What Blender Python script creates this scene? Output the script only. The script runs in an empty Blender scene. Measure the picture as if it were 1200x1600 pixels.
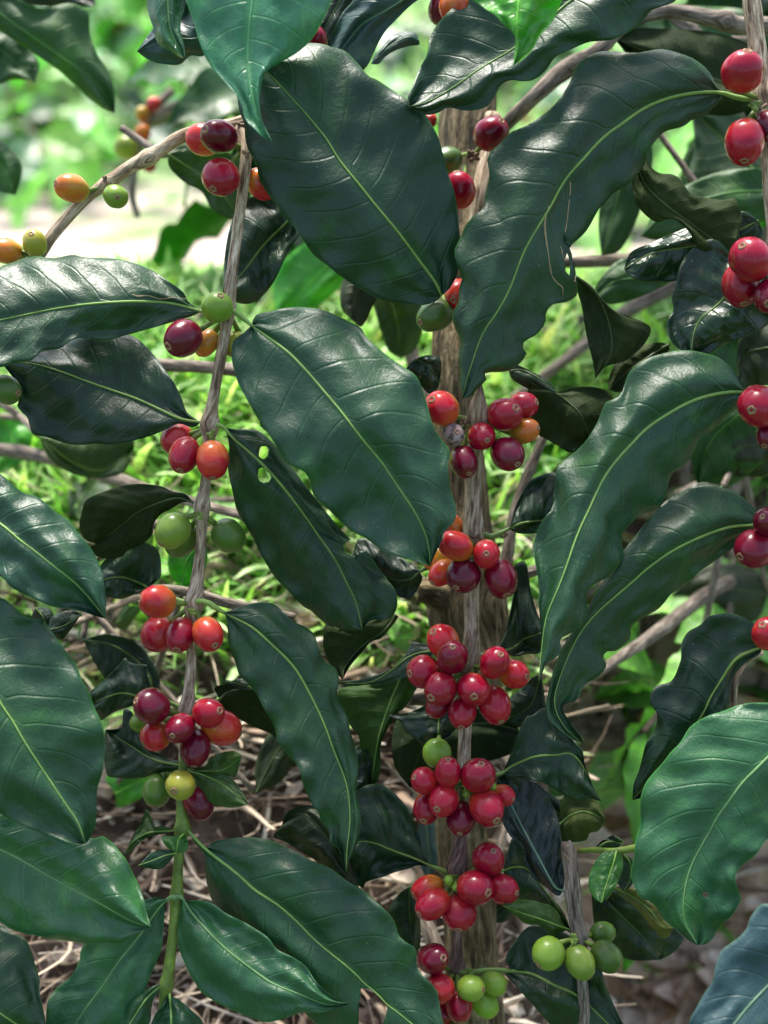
import bpy, math, random
from mathutils import Vector, Matrix, noise
random.seed(11)
SC = bpy.context.scene
# ------------------------------------------------------------------ camera
F, CX, CY = 2087.0, 600.0, 800.0          # focal length and centre in photo pixels
PITCH = math.radians(28)
CAM = Vector((0, 0, 0.62))
FW = Vector((0, math.cos(PITCH), -math.sin(PITCH)))
UP = Vector((0, math.sin(PITCH), math.cos(PITCH)))
RT = Vector((1, 0, 0))
cam = bpy.data.cameras.new('camera')
camo = bpy.data.objects.new('camera', cam)
SC.collection.objects.link(camo)
camo.location = CAM
camo.rotation_euler = (math.radians(90) - PITCH, 0, 0)
cam.sensor_fit = 'VERTICAL'; cam.sensor_height = 24
cam.lens = 24 * F / 1600
cam.clip_start = 0.02; cam.clip_end = 500
cam.dof.use_dof = True; cam.dof.focus_distance = 0.583; cam.dof.aperture_fstop = 4.0
SC.camera = camo
# ------------------------------------------------------------------ sky, sun, exposure
SUN_EL, SUN_AZ = math.radians(63), math.radians(-12)    # azimuth clockwise from +Y: behind the plant, a little left
W = bpy.data.worlds.new('World'); SC.world = W; W.use_nodes = True
wn = W.node_tree.nodes; wl = W.node_tree.links
bg = wn['Background']
sky = wn.new('ShaderNodeTexSky'); sky.sky_type = 'NISHITA'; sky.sun_disc = False
sky.sun_elevation = SUN_EL; sky.sun_rotation = SUN_AZ
sky.air_density = 1.0; sky.dust_density = 2.5; sky.ozone_density = 1.0
hs = wn.new('ShaderNodeHueSaturation'); hs.inputs['Saturation'].default_value = .82      # thin bright cloud greys the blue
wl.new(sky.outputs[0], hs.inputs['Color']); wl.new(hs.outputs[0], bg.inputs[0]); bg.inputs[1].default_value = 0.13
sun = bpy.data.lights.new('sun', 'SUN'); sun.energy = 3.1; sun.angle = math.radians(15); sun.color = (1, .96, .88)
suno = bpy.data.objects.new('sun', sun); SC.collection.objects.link(suno)
sd = Vector((math.sin(SUN_AZ) * math.cos(SUN_EL), math.cos(SUN_AZ) * math.cos(SUN_EL), math.sin(SUN_EL)))
suno.rotation_euler = (-sd).to_track_quat('-Z', 'Y').to_euler()
SC.view_settings.view_transform = 'Standard'; SC.view_settings.look = 'None'
SC.view_settings.exposure = 1.6; SC.view_settings.gamma = 1
SC.view_settings.use_curve_mapping = False
SC.render.engine = 'CYCLES'
SC.cycles.use_denoising = True
SC.cycles.max_bounces = 8

# ------------------------------------------------------------------ helpers
def P(x, y, d):
    return CAM + FW * d + RT * ((x - CX) / F * d) - UP * ((y - CY) / F * d)

def pts(s):
    if not isinstance(s, str): return [tuple(p) for p in s]
    return [tuple(float(v) for v in p.split(',')) for p in s.split()]

def catmull(p, n):
    """resample a polyline (tuples of any size) as a smooth curve, n points, even in x,y arc length"""
    if len(p) == 2: p = [p[0], tuple((a + b) / 2 for a, b in zip(p[0], p[1])), p[1]]
    q = [tuple(2 * a - b for a, b in zip(p[0], p[1]))] + list(p) + [tuple(2 * a - b for a, b in zip(p[-1], p[-2]))]
    out = []
    for i in range(1, len(q) - 2):
        a, b, c, d = q[i - 1], q[i], q[i + 1], q[i + 2]
        for k in range(8):
            t = k / 8
            out.append(tuple(0.5 * (2 * B + (C - A) * t + (2 * A - 5 * B + 4 * C - D) * t * t + (-A + 3 * B - 3 * C + D) * t ** 3)
                             for A, B, C, D in zip(a, b, c, d)))
    out.append(tuple(p[-1]))
    s = [0.0]
    for a, b in zip(out, out[1:]): s.append(s[-1] + math.hypot(b[0] - a[0], b[1] - a[1]) + 1e-9)
    res = []; j = 0
    for i in range(n):
        t = s[-1] * i / (n - 1)
        while j < len(s) - 2 and s[j + 1] < t: j += 1
        f = (t - s[j]) / (s[j + 1] - s[j])
        res.append(tuple(A + (B - A) * f for A, B in zip(out[j], out[j + 1])))
    return res

def smooth(a, b, x):
    t = max(0, min(1, (x - a) / (b - a))); return t * t * (3 - 2 * t)

def thing(name, label, cat, loc, group=None):
    o = bpy.data.objects.new(name, None); SC.collection.objects.link(o)
    o.location = loc; o.empty_display_size = .02
    o['label'] = label; o['category'] = cat
    if group: o['group'] = group
    return o

WL = {}
def wloc(o): return WL.get(o.name, o.location)

def link(name, me, parent, loc):
    o = bpy.data.objects.new(name, me); SC.collection.objects.link(o)
    if parent is not None:
        o.parent = parent; o.location = Vector(loc) - Vector(wloc(parent))
    else: o.location = loc
    WL[o.name] = Vector(loc)
    return o

def mesh(name, verts, faces, mats, parent, loc, fm=None, uv=None, sm=True, uv2=None):
    me = bpy.data.meshes.new(name)
    loc = Vector(loc)
    me.from_pydata([tuple(Vector(v) - loc) for v in verts], [], faces)
    for m in (mats if isinstance(mats, (list, tuple)) else [mats]): me.materials.append(m)
    if fm: me.polygons.foreach_set('material_index', fm)
    if sm is True: me.polygons.foreach_set('use_smooth', [True] * len(faces))
    elif sm: me.polygons.foreach_set('use_smooth', sm)
    if uv:
        l = me.uv_layers.new(name='leafuv'); li = [0] * len(me.loops); me.loops.foreach_get('vertex_index', li)
        l.data.foreach_set('uv', [c for i in li for c in uv[i]])
    if uv2:
        l = me.uv_layers.new(name='phase'); li = [0] * len(me.loops); me.loops.foreach_get('vertex_index', li)
        l.data.foreach_set('uv', [c for i in li for c in uv2[i]])
    me.update()
    return link(name, me, parent, loc)

# ------------------------------------------------------------------ materials
def mat(name):
    m = bpy.data.materials.new(name); m.use_nodes = True
    nt = m.node_tree; nt.nodes.clear()
    return m, nt
class NT:
    def __init__(s, nt): s.nt = nt
    def n(s, typ, ins=None, **kw):
        nd = s.nt.nodes.new('ShaderNode' + typ)
        for k, v in kw.items(): setattr(nd, k, v)
        for k, v in (ins or {}).items():
            if isinstance(v, bpy.types.NodeSocket): s.nt.links.new(v, nd.inputs[k])
            else: nd.inputs[k].default_value = v
        return nd
    def math(s, op, a, b=0.0, c=0.0, clamp=False):
        nd = s.n('Math', {0: a, 1: b, 2: c}, operation=op); nd.use_clamp = clamp; return nd.outputs[0]
    def mix(s, f, a, b, mode='MIX'):
        nd = s.n('Mix', data_type='RGBA', blend_type=mode)
        for k, v in ((0, f), (6, a), (7, b)):
            if isinstance(v, bpy.types.NodeSocket): s.nt.links.new(v, nd.inputs[k])
            else: nd.inputs[k].default_value = v if k == 0 else (tuple(v) + (1,) if len(v) == 3 else v)
        return nd.outputs[2]
    def ramp(s, f, stops):
        nd = s.n('ValToRGB', {0: f}); e = nd.color_ramp.elements
        while len(e) < len(stops): e.new(.5)
        for x, (p, c) in zip(e, stops): x.position = p; x.color = tuple(c) + (1,) if len(c) == 3 else c
        return nd.outputs[0]
    def noise(s, vec, scale, detail=3, rough=.5, dist=0):
        return s.n('TexNoise', {'Vector': vec, 'Scale': scale, 'Detail': detail, 'Roughness': rough, 'Distortion': dist}).outputs[0]
    def range(s, v, a, b, c=0.0, d=1.0):
        return s.n('MapRange', {0: v, 1: a, 2: b, 3: c, 4: d}).outputs[0]
    def out(s, sh): s.nt.links.new(sh, s.n('OutputMaterial').inputs[0])

def leaf_material(name, under=False, flat=False):
    """colour comes from the object's own colour; its alpha is the roughness"""
    m, nt = mat(name); N = NT(nt)
    oi = N.n('ObjectInfo'); tc = N.n('TexCoord')
    uv = N.n('UVMap', uv_map='leafuv').outputs[0]; ph = N.n('UVMap', uv_map='phase').outputs[0]
    sp = N.n('SeparateXYZ', {0: ph}); phase, av = sp.outputs[0], sp.outputs[1]
    rnd = N.math('MULTIPLY', oi.outputs['Random'], 37.0)
    off = N.n('VectorMath', {0: tc.outputs['Object'], 1: N.n('CombineXYZ', {0: rnd, 1: rnd}).outputs[0]}, operation='ADD').outputs[0]
    # wobbling veins
    wob = N.math('MULTIPLY', N.math('SUBTRACT', N.noise(off, 55, 2), .5), .22)
    p2 = N.math('ADD', phase, wob)
    dist = N.math('ABSOLUTE', N.math('SUBTRACT', N.math('FRACT', p2), .5))      # 0.5 at a vein
    vein = N.math('MULTIPLY', N.range(dist, .476, .494), N.range(av, .96, .55))
    vein2 = N.math('MULTIPLY', N.range(dist, .44, .5), N.range(av, 1.0, .6))
    # fine net of tertiary veins
    vor = N.n('TexVoronoi', {'Vector': off, 'Scale': 330.0}, feature='DISTANCE_TO_EDGE').outputs[0]
    vor2 = N.n('TexVoronoi', {'Vector': off, 'Scale': 120.0}, feature='DISTANCE_TO_EDGE').outputs[0]
    net = N.range(vor, .0, .12, 1, 0); net2 = N.range(vor2, 0, .06, 1, 0)
    n1 = N.noise(off, 28, 4, .6); n2 = N.noise(off, 110, 4, .6); n3 = N.noise(off, 900, 2)
    col = oi.outputs['Color']
    dark = N.mix(N.range(n1, .3, .7), N.mix(1, col, (.72, .76, .82), 'MULTIPLY'), N.mix(1, col, (1.25, 1.18, 1.05), 'MULTIPLY'))
    pale = N.mix(1, col, (2.6, 2.1, 1.2), 'MULTIPLY')
    patch = N.math('MULTIPLY', N.range(N.noise(off, 38, 5, .65, .6), .54, .72), .75 if not under else .3)
    c = N.mix(patch, dark, pale)
    c = N.mix(N.math('MULTIPLY', N.range(n2, .5, .8), .35), c, N.mix(1, col, (1.5, 1.5, 1.3), 'MULTIPLY'))
    if not under:
        c = N.mix(N.math('MULTIPLY', N.range(av, .10, .0), .35), c, N.mix(1, col, (3.2, 2.6, 1.3), 'MULTIPLY'))
    c = N.mix(N.math('MULTIPLY', net, .14), c, N.mix(1, col, (2.0, 1.9, 1.4), 'MULTIPLY'))
    if not flat:
        c = N.mix(N.math('MULTIPLY', vein, .17 if not under else .22), c, N.mix(1, col, (4.0, 3.2, 1.8), 'MULTIPLY'))
    # pale worn specks and dust, brownish marks
    dustm = N.range(N.noise(off, 700, 2, .6), .715, .75)
    c = N.mix(N.math('MULTIPLY', dustm, .6), c, (.22, .27, .22))
    bl = N.math('MULTIPLY', N.range(N.noise(off, 75, 5, .75), .70, .735), N.range(n1, .5, .6))
    c = N.mix(N.math('MULTIPLY', bl, .8), c, (.14, .085, .03))
    if not under: c = N.mix(N.math('MULTIPLY', N.range(av, .975, 1.0), .6), c, N.mix(1, col, (3.6, 3.2, 1.6), 'MULTIPLY'))
    rg = N.math('ADD', oi.outputs['Alpha'], N.math('MULTIPLY', N.math('SUBTRACT', N.noise(off, 85, 5, .7), .5), .32))
    rg = N.math('ADD', rg, .22 if under else 0.0)
    rg = N.math('MAXIMUM', rg, .16)
    h = N.math('ADD', N.math('MULTIPLY', vein2, -.8 if not under else .8), N.math('MULTIPLY', n2, .55))
    h = N.math('ADD', h, N.math('MULTIPLY', net2, -.07)); h = N.math('ADD', h, N.math('MULTIPLY', net, -.12))
    h = N.math('ADD', h, N.math('MULTIPLY', N.noise(off, 240, 4, .75), .50))
    h = N.math('ADD', h, N.math('MULTIPLY', N.noise(off, 48, 3, .6, .8), 1.6))
    h = N.math('ADD', h, N.math('MULTIPLY', n3, .06))
    bp = N.n('Bump', {'Height': h, 'Strength': .42, 'Distance': .0009}).outputs[0]
    bs = N.n('BsdfPrincipled', {'Base Color': c, 'Roughness': rg, 'Normal': bp, 'IOR': 1.5,
                                'Specular IOR Level': .22 if under else .56})
    tr = N.n('BsdfTranslucent', {'Color': N.mix(1, c, (1.7, 2.6, .5), 'MULTIPLY'), 'Normal': bp})
    ms = N.n('MixShader', {0: .28, 1: bs.outputs[0], 2: tr.outputs[0]})
    N.out(ms.outputs[0]); return m

LEAF_TOP = leaf_material('leaf_upper'); LEAF_UNDER = leaf_material('leaf_under', True)

def simple(name, col, rough=.5, scale=80, amp=.35, bump=.3, dist=.0006, spec=.5, stretch=None, col2=None, objcol=False, trans=0):
    m, nt = mat(name); N = NT(nt); tc = N.n('TexCoord')
    vec = tc.outputs['Object']
    if stretch: vec = N.n('Mapping', {'Vector': vec, 'Scale': stretch}).outputs[0]
    n1 = N.noise(vec, scale, 5, .62); n2 = N.noise(vec, scale * 4, 3, .6)
    base = col
    if objcol: base = N.n('ObjectInfo').outputs['Color']
    c2 = col2 or tuple(min(1, v * 1.7) for v in col)
    lo = N.mix(1, base, (1 - amp,) * 3, 'MULTIPLY')
    hi = N.mix(1, base, (1 + amp,) * 3, 'MULTIPLY') if objcol else c2
    c = N.mix(N.range(n1, .3, .7), lo, hi)
    bp = N.n('Bump', {'Height': N.math('ADD', n1, N.math('MULTIPLY', n2, .4)), 'Strength': bump, 'Distance': dist}).outputs[0]
    bs = N.n('BsdfPrincipled', {'Base Color': c, 'Roughness': rough, 'Normal': bp, 'Specular IOR Level': spec})
    sh = bs.outputs[0]
    if trans:
        tr = N.n('BsdfTranslucent', {'Color': N.mix(1, c, (1.5, 1.9, .6), 'MULTIPLY')})
        sh = N.n('MixShader', {0: trans, 1: sh, 2: tr.outputs[0]}).outputs[0]
    N.out(sh); return m

def bark_material(name, c1, c2, c3, sc=1.0, bump=.8, dist=.002):
    """fibrous bark; uses the mesh's own uv: u round the stem, v along it in metres"""
    m, nt = mat(name); N = NT(nt)
    uv = N.n('UVMap', uv_map='leafuv').outputs[0]
    a = N.n('Mapping', {'Vector': uv, 'Scale': (1000 * sc, 130 * sc, 1)}).outputs[0]
    b = N.n('Mapping', {'Vector': uv, 'Scale': (360 * sc, 55 * sc, 1)}).outputs[0]
    f = N.noise(a, 1, 4, .6, .3); g = N.noise(b, 1, 6, .72, .25)
    h = N.noise(N.n('TexCoord').outputs['Object'], 55, 4, .6)
    c = N.ramp(N.math('ADD', N.math('MULTIPLY', g, .7), N.math('MULTIPLY', f, .35)), [(.42, c1), (.52, c2), (.64, c3)])
    c = N.mix(N.math('MULTIPLY', N.range(h, .45, .75), .55), c, c1)
    lich = N.range(N.noise(N.n('TexCoord').outputs['Object'], 140, 4, .7), .62, .7)
    c = N.mix(N.math('MULTIPLY', lich, .3), c, (.42, .42, .36))
    hh = N.math('ADD', N.math('MULTIPLY', g, 1.0), N.math('MULTIPLY', f, .4))
    bp = N.n('Bump', {'Height': hh, 'Strength': bump, 'Distance': dist}).outputs[0]
    bs = N.n('BsdfPrincipled', {'Base Color': c, 'Roughness': .82, 'Normal': bp, 'Specular IOR Level': .3})
    N.out(bs.outputs[0]); return m

BARK_TRUNK = bark_material('trunk_bark', (.028, .019, .009), (.165, .122, .058), (.44, .345, .20), .62, 1, .006)
BARK_STEM = bark_material('stem_bark', (.09, .055, .035), (.36, .27, .175), (.72, .61, .46), 1.0, .9, .001)
BARK_RED = bark_material('red_brown_bark', (.05, .03, .025), (.13, .075, .06), (.28, .18, .14), 1.0, .6, .0006)
BARK_GREY = bark_material('grey_bark', (.05, .036, .028), (.18, .145, .11), (.38, .32, .26), 1.0, .8, .001)
GREEN_STEM = simple('green_stem', (.11, .17, .025), .5, 160, .45, .35, .0004, .4)
MIDRIB = simple('leaf_midrib', (.12, .26, .06), .45, 150, .2, .1, .0003, .4, objcol=True)
RIM = simple('leaf_rim', (.12, .19, .05), .55, 150, .3, .1)
RIM_BROWN = simple('leaf_torn_rim', (.30, .22, .12), .8, 150, .4, .3)
BUD = simple('brown_bud_scale', (.12, .08, .045), .8, 300, .5, .6)
SCAR = simple('blossom_scar', (.20, .11, .06), .8, 600, .5, .6)
SCARIN = simple('blossom_scar_hollow', (.06, .03, .02), .9, 600, .5, .6)
PITH = simple('cut_wood', (.42, .33, .22), .85, 300, .3, .5)

def cherry_material(name, c1, c2, c3, mottled=.5, rough=.23, spot=0, coat=.2):
    """c1 stalk side, c2 body, c3 blush; local +Z is the blossom end"""
    m, nt = mat(name); N = NT(nt); tc = N.n('TexCoord'); ob = tc.outputs['Object']
    oi = N.n('ObjectInfo'); rnd = N.math('MULTIPLY', oi.outputs['Random'], 50.0)
    vec = N.n('VectorMath', {0: ob, 1: N.n('CombineXYZ', {0: rnd, 1: rnd, 2: rnd}).outputs[0]}, operation='ADD').outputs[0]
    z = N.n('SeparateXYZ', {0: ob}).outputs[2]
    n = N.noise(vec, 90, 3, .5)
    t = N.math('ADD', N.range(z, -.009, .006), N.math('MULTIPLY', N.math('SUBTRACT', n, .5), 1.4))
    c = N.mix(N.range(t, .15, .75), c1, c2)
    c = N.mix(N.math('MULTIPLY', N.range(N.noise(vec, 60, 2), .48, .68), mottled), c, c3)
    # fine streaks running pole to pole
    st = N.noise(N.n('Mapping', {'Vector': vec, 'Scale': (900, 900, 90)}).outputs[0], 1, 3, .6)
    c = N.mix(N.math('MULTIPLY', N.range(st, .45, .75), .22), c, N.mix(1, c, (1.5, 1.35, 1.3), 'MULTIPLY'))
    c = N.mix(1, c, N.n('CombineXYZ', {0: N.range(oi.outputs['Random'], 0, 1, .8, 1.12), 1: N.range(oi.outputs['Random'], 0, 1, .75, 1.15), 2: N.range(oi.outputs['Random'], 0, 1, .9, 1.05)}).outputs[0], 'MULTIPLY')
    sp = N.range(N.noise(vec, 1500, 1), .75, .79)
    c = N.mix(N.math('MULTIPLY', sp, .35), c, (.5, .38, .25))
    if spot: c = N.mix(N.math('MULTIPLY', N.range(N.noise(vec, 160, 5, .7), .5, .56), .8), c, (.05, .035, .03))
    rg = N.range(N.noise(vec, 260, 4, .7), .25, .8, rough - .1, rough + .16)
    bp = N.n('Bump', {'Height': N.math('ADD', N.noise(vec, 210, 3), N.math('MULTIPLY', st, .25)), 'Strength': .16 if not spot else .8, 'Distance': .0006}).outputs[0]
    bs = N.n('BsdfPrincipled', {'Base Color': c, 'Roughness': rg, 'Normal': bp, 'Specular IOR Level': .34,
                                'Coat Weight': coat * .5, 'Coat Roughness': .22, 'Subsurface Weight': .12, 'Subsurface Radius': (.004, .001, .0007), 'Subsurface Scale': .6})
    N.out(bs.outputs[0]); return m
CH = {
 'r': cherry_material('ripe_red_skin', (.42, .035, .02), (.25, .002, .019), (.37, .008, .022)),
 'c': cherry_material('crimson_skin', (.20, .004, .018), (.13, .002, .016), (.25, .004, .020)),
 'd': cherry_material('dark_crimson_skin', (.15, .004, .016), (.085, .002, .014), (.20, .005, .022)),
 'o': cherry_material('orange_red_skin', (.55, .17, .02), (.42, .010, .022), (.54, .07, .02), .5),
 'a': cherry_material('orange_skin', (.38, .29, .025), (.52, .15, .02), (.50, .06, .02), .5),
 'y': cherry_material('yellow_green_skin', (.22, .29, .03), (.30, .32, .03), (.40, .22, .025), .5),
 'g': cherry_material('green_skin', (.11, .21, .02), (.15, .27, .025), (.22, .33, .035), .6, .33),
 'k': cherry_material('deep_green_skin', (.05, .11, .015), (.06, .13, .018), (.10, .18, .022), .6, .35),
 'w': cherry_material('dried_grey_skin', (.30, .21, .20), (.34, .25, .24), (.22, .12, .11), .6, .75, 1, 0),
}
CHL = {'r': None, 'c': None, 'd': 'dark crimson ripe cherry', 'o': 'orange red half ripe cherry', 'a': 'orange half ripe cherry',
       'y': 'yellowish green unripe cherry', 'g': 'green unripe cherry', 'k': 'deep green unripe cherry', 'w': 'dried greyish cherry with dark spots'}

# ------------------------------------------------------------------ tubes (stems)
def tube(name, pl, parent, m, sides=14, n=None, bump=0.0, freq=40, nodes=(), cap=True, world=False, jag=False, uvm=True, loc=None, seed=0):
    """pl: (x, y, depth, radius in photo px) or, with world=True, (X, Y, Z, r metres)"""
    if world: C = [(Vector(p[:3]), p[3]) for p in pl]
    else:
        L = sum(math.hypot(b[0] - a[0], b[1] - a[1]) for a, b in zip(pl, pl[1:]))
        n = n or max(8, int(L / 7))
        c = catmull(pl, n)
        C = [(P(q[0], q[1], q[2]), q[3] * q[2] / F) for q in c]
        for nx, ny, amp, wid in nodes:          # swellings at the nodes
            C = [(p, r * (1 + amp * math.exp(-((q[0] - nx) ** 2 + (q[1] - ny) ** 2) / wid ** 2))) for (p, r), q in zip(C, c)]
    V, Fc, UV = [], [], []; s = 0
    T0 = (C[1][0] - C[0][0]).normalized()
    ref = Vector((0, 0, 1)) if abs(T0.z) < .9 else Vector((1, 0, 0))
    X = T0.cross(ref).normalized()
    for i, (p, r) in enumerate(C):
        a, b = C[max(0, i - 1)][0], C[min(len(C) - 1, i + 1)][0]
        T = (b - a).normalized() if (b - a).length > 1e-9 else T0
        X = (X - T * X.dot(T)).normalized(); Y = T.cross(X)
        if i: s += (p - C[i - 1][0]).length
        for k in range(sides):
            an = 2 * math.pi * k / sides
            rr = r
            if bump:
                q = Vector((math.cos(an) * 1.7, math.sin(an) * 1.7, s * freq + seed * 9.1))
                rr *= 1 + bump * (noise.noise(q) + .6 * noise.noise(Vector((q.x * 2.6, q.y * 2.6, q.z * 1.2 + 5))) + .5 * noise.noise(Vector((q.x * 6, q.y * 6, q.z * .8 + 9))))
            pp = p + (X * math.cos(an) + Y * math.sin(an)) * rr
            if jag and i == 0: pp = pp + T * r * .9 * noise.noise(Vector((math.cos(an) * 4, math.sin(an) * 4, 3 + seed)))
            V.append(pp); UV.append((an / 6.283 * r * 6.283 if k <= sides / 2 else (1 - an / 6.283) * r * 6.283, s))
    for i in range(len(C) - 1):
        for k in range(sides):
            k2 = (k + 1) % sides
            Fc.append((i * sides + k, i * sides + k2, (i + 1) * sides + k2, (i + 1) * sides + k))
    if cap:
        for e, (ci, base) in enumerate(((0, 0), (len(C) - 1, (len(C) - 1) * sides))):
            V.append(C[ci][0]); UV.append((0, 0)); ic = len(V) - 1
            for k in range(sides):
                k2 = (k + 1) % sides
                Fc.append((base + k2, base + k, ic) if e == 0 else (base + k, base + k2, ic))
    return mesh(name, V, Fc, m, parent, loc or C[0][0], uv=UV)

# ------------------------------------------------------------------ leaves
def inside(poly, x, y):
    c = False; j = len(poly) - 1
    for i in range(len(poly)):
        xi, yi = poly[i]; xj, yj = poly[j]
        if (yi > y) != (yj > y) and x < (xj - xi) * (y - yi) / (yj - yi) + xi: c = not c
        j = i
    return c
def snap(poly, x, y):
    best = None
    for i in range(len(poly)):
        ax, ay = poly[i - 1]; bx, by = poly[i]
        dx, dy = bx - ax, by - ay; t = max(0, min(1, ((x - ax) * dx + (y - ay) * dy) / (dx * dx + dy * dy + 1e-9)))
        qx, qy = ax + t * dx, ay + t * dy; dd = (qx - x) ** 2 + (qy - y) ** 2
        if best is None or dd < best[0]: best = (dd, qx, qy)
    return best[1], best[2]

COL = {  # colour, roughness, midrib colour; d and x have some inner shade in the colour
 'm': ((.0115, .052, .0185), .44, (.17, .29, .06)),
 'b': ((.0155, .070, .027), .43, (.20, .34, .08)),
 't': ((.027, .112, .047), .43, (.14, .27, .10)),
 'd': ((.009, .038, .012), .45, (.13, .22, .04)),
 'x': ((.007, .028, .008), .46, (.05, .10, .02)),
 'u': ((.022, .040, .009), .50, (.05, .08, .018)),
 'v': ((.036, .085, .014), .48, (.12, .22, .04)),
 'y': ((.030, .130, .018), .38, (.18, .34, .05)),
 'Y': ((.050, .26, .016), .36, (.14, .44, .04)),
 'T': ((.045, .200, .100), .40, (.14, .36, .16)),
 'g': ((.020, .085, .012), .55, (.06, .18, .03)),
 's': ((.034, .080, .072), .44, (.12, .22, .13)),
}
NLEAF = [0]
def leaf(br, mid, A, B, d=(.58, .58), off=(.006, .006), kind='m', pet=None, dm=None, under=False, bow=0.0, ripple=.0016,
         quilt=.0011, nv=8, holes=(), label=None, res=1.0, warp=.008, name='leaf', gl=None, rib=1.0, ripn=None):
    """mid: base..tip in photo px; A, B: the two margins between them. d: depth at base and tip, off: depth of the margins past the midrib"""
    NLEAF[0] += 1; seed = NLEAF[0] * 3.71
    mid = pts(mid); A = pts(A); B = pts(B); base, tip = mid[0], mid[-1]
    NU = int(72 * res); NV = int(12 * res)
    M = catmull(mid, NU + 1)
    EA = catmull([base] + A + [tip], NU + 1); EB = catmull([base] + B + [tip], NU + 1)
    wA = [math.hypot(a[0] - m[0], a[1] - m[1]) for a, m in zip(EA, M)]; wB = [math.hypot(a[0] - m[0], a[1] - m[1]) for a, m in zip(EB, M)]
    wm = max(max(wA), max(wB), 1)
    Lm = sum(math.hypot(b[0] - a[0], b[1] - a[1]) for a, b in zip(M, M[1:]))
    scl = min(1.0, wm / 85)              # small leaves get small ripples
    V, UV, UV2 = [], [], []; px = []
    rf = ripn or max(3, Lm / 62)
    def depth(u, v):
        dd = d[0] + (d[1] - d[0]) * u + bow * math.sin(math.pi * u)
        if dm:
            x = u * (len(dm) - 1); i = min(int(x), len(dm) - 2); f = x - i; f = f * f * (3 - 2 * f); dd += dm[i] * (1 - f) + dm[i + 1] * f
        return dd
    for i in range(NU + 1):
        u = i / NU
        for j in range(-NV, NV + 1):
            v = j / NV; a = abs(v); E, w = (EA[i], wA[i]) if v < 0 else (EB[i], wB[i])
            x = M[i][0] + (E[0] - M[i][0]) * a; y = M[i][1] + (E[1] - M[i][1]) * a
            side = off[0] if v < 0 else off[1]
            wr = w / wm
            slope = .16
            sp_ = nv * (u * 1.08 - slope * (a ** 1.35)) + (.0 if v < 0 else .37) + .5
            sp_ += .18 * noise.noise(Vector((u * 5, (1 if v < 0 else 7), seed)))
            dd = depth(u, v)
            dd += side * wr * (a ** 1.6) * .9
            # trough at the midrib, blade rising either side, margins waving
            dd -= .0022 * scl * wr * math.sin(min(1, a * 1.35) * math.pi) * (0.8)
            q = (0.5 - 0.5 * math.cos(2 * math.pi * (sp_ - .0)))
            dd += -quilt * scl * (1 - q) * wr * (min(1, a * 3)) * (1 - .35 * a) if True else 0
            dd += ripple * scl * (a ** 2.4) * (math.sin(u * rf * 6.28 + seed + (1.7 if v < 0 else 0)) + .6 * noise.noise(Vector((u * rf * 1.6, a, seed + v)))) * min(1, 6 * u) * min(1, wr * 2.2)
            dd += warp * scl * noise.noise(Vector((u * 2.3, v * 1.2, seed))) * min(1, 5 * u)
            dd += .0022 * scl * noise.noise(Vector((u * 6, v * 3.0, seed + 4)))
            dd += .0007 * scl * noise.noise(Vector((u * 19, v * 8, seed + 9))) * min(1, 3 * a)
            V.append((x, y, dd)); UV.append((u * Lm / 400, .5 + v * w / 400)); UV2.append((sp_, a))
    W_ = 2 * NV + 1
    faces = [(i * W_ + j, i * W_ + j + 1, (i + 1) * W_ + j + 1, (i + 1) * W_ + j) for i in range(NU) for j in range(2 * NV)]
    hv = set()
    if holes:
        for hp in holes:
            hp = pts(hp)
            ins = [inside(hp, q[0], q[1]) for q in V]
            keep = []
            for f in faces:
                if sum(ins[k] for k in f) >= 3: continue
                keep.append(f)
            faces = keep
            used = {k for f in faces for k in f}
            ec = {}
            for f in faces:
                for a_, b_ in zip(f, f[1:] + f[:1]): ec[frozenset((a_, b_))] = ec.get(frozenset((a_, b_)), 0) + 1
            bnd = {k for e, c_ in ec.items() if c_ == 1 for k in e}
            for k in bnd:
                if k in used:
                    x, y, dd = V[k]; sx, sy = snap(hp, x, y)
                    if math.hypot(sx - x, sy - y) < 9: V[k] = (sx, sy, dd); hv.add(k)
    c0 = (EB[NU // 2][0] - EA[NU // 2][0]) * (M[-1][1] - M[0][1]) - (EB[NU // 2][1] - EA[NU // 2][1]) * (M[-1][0] - M[0][0])
    if c0 > 0: faces = [tuple(reversed(f)) for f in faces]
    n = len(V); W3 = [P(*q) for q in V]; TH = .00042
    W3 += [P(q[0], q[1], q[2] + TH) for q in V]
    UV = UV + UV; UV2 = UV2 + UV2
    ec = {}
    for f in faces:
        for a_, b_ in zip(f, f[1:] + f[:1]): ec.setdefault(frozenset((a_, b_)), []).append((a_, b_))
    rim = []; rimm = []
    for e, l in ec.items():
        if len(l) == 1:
            a_, b_ = l[0]; rim.append((b_, a_, a_ + n, b_ + n)); rimm.append(3 if (a_ in hv and b_ in hv) else 2)
    allf = faces + [tuple(k + n for k in reversed(f)) for f in faces] + rim
    fm = [0] * len(faces) + [1] * len(faces) + rimm
    ut = LEAF_UNDER if under else LEAF_TOP; lt = LEAF_TOP if under else LEAF_UNDER
    o = mesh(name, W3, allf, [ut, lt, RIM, RIM_BROWN], br, P(*(base + (depth(0, 0),))), fm=fm, uv=UV, uv2=UV2)
    col, rg, mc = COL[kind]
    jit = 1 + .16 * noise.noise(Vector((seed, 1, 1)))
    hj = noise.noise(Vector((seed, 7, 3)))
    o.color = (col[0] * jit * (1 + .35 * hj), col[1] * jit * (1 + .12 * hj), col[2] * (2 - jit) * (1 - .18 * hj), gl or rg)
    if label: o['label'] = label
    # midrib and petiole: one tapering rod
    line = []
    MM = []
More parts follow.
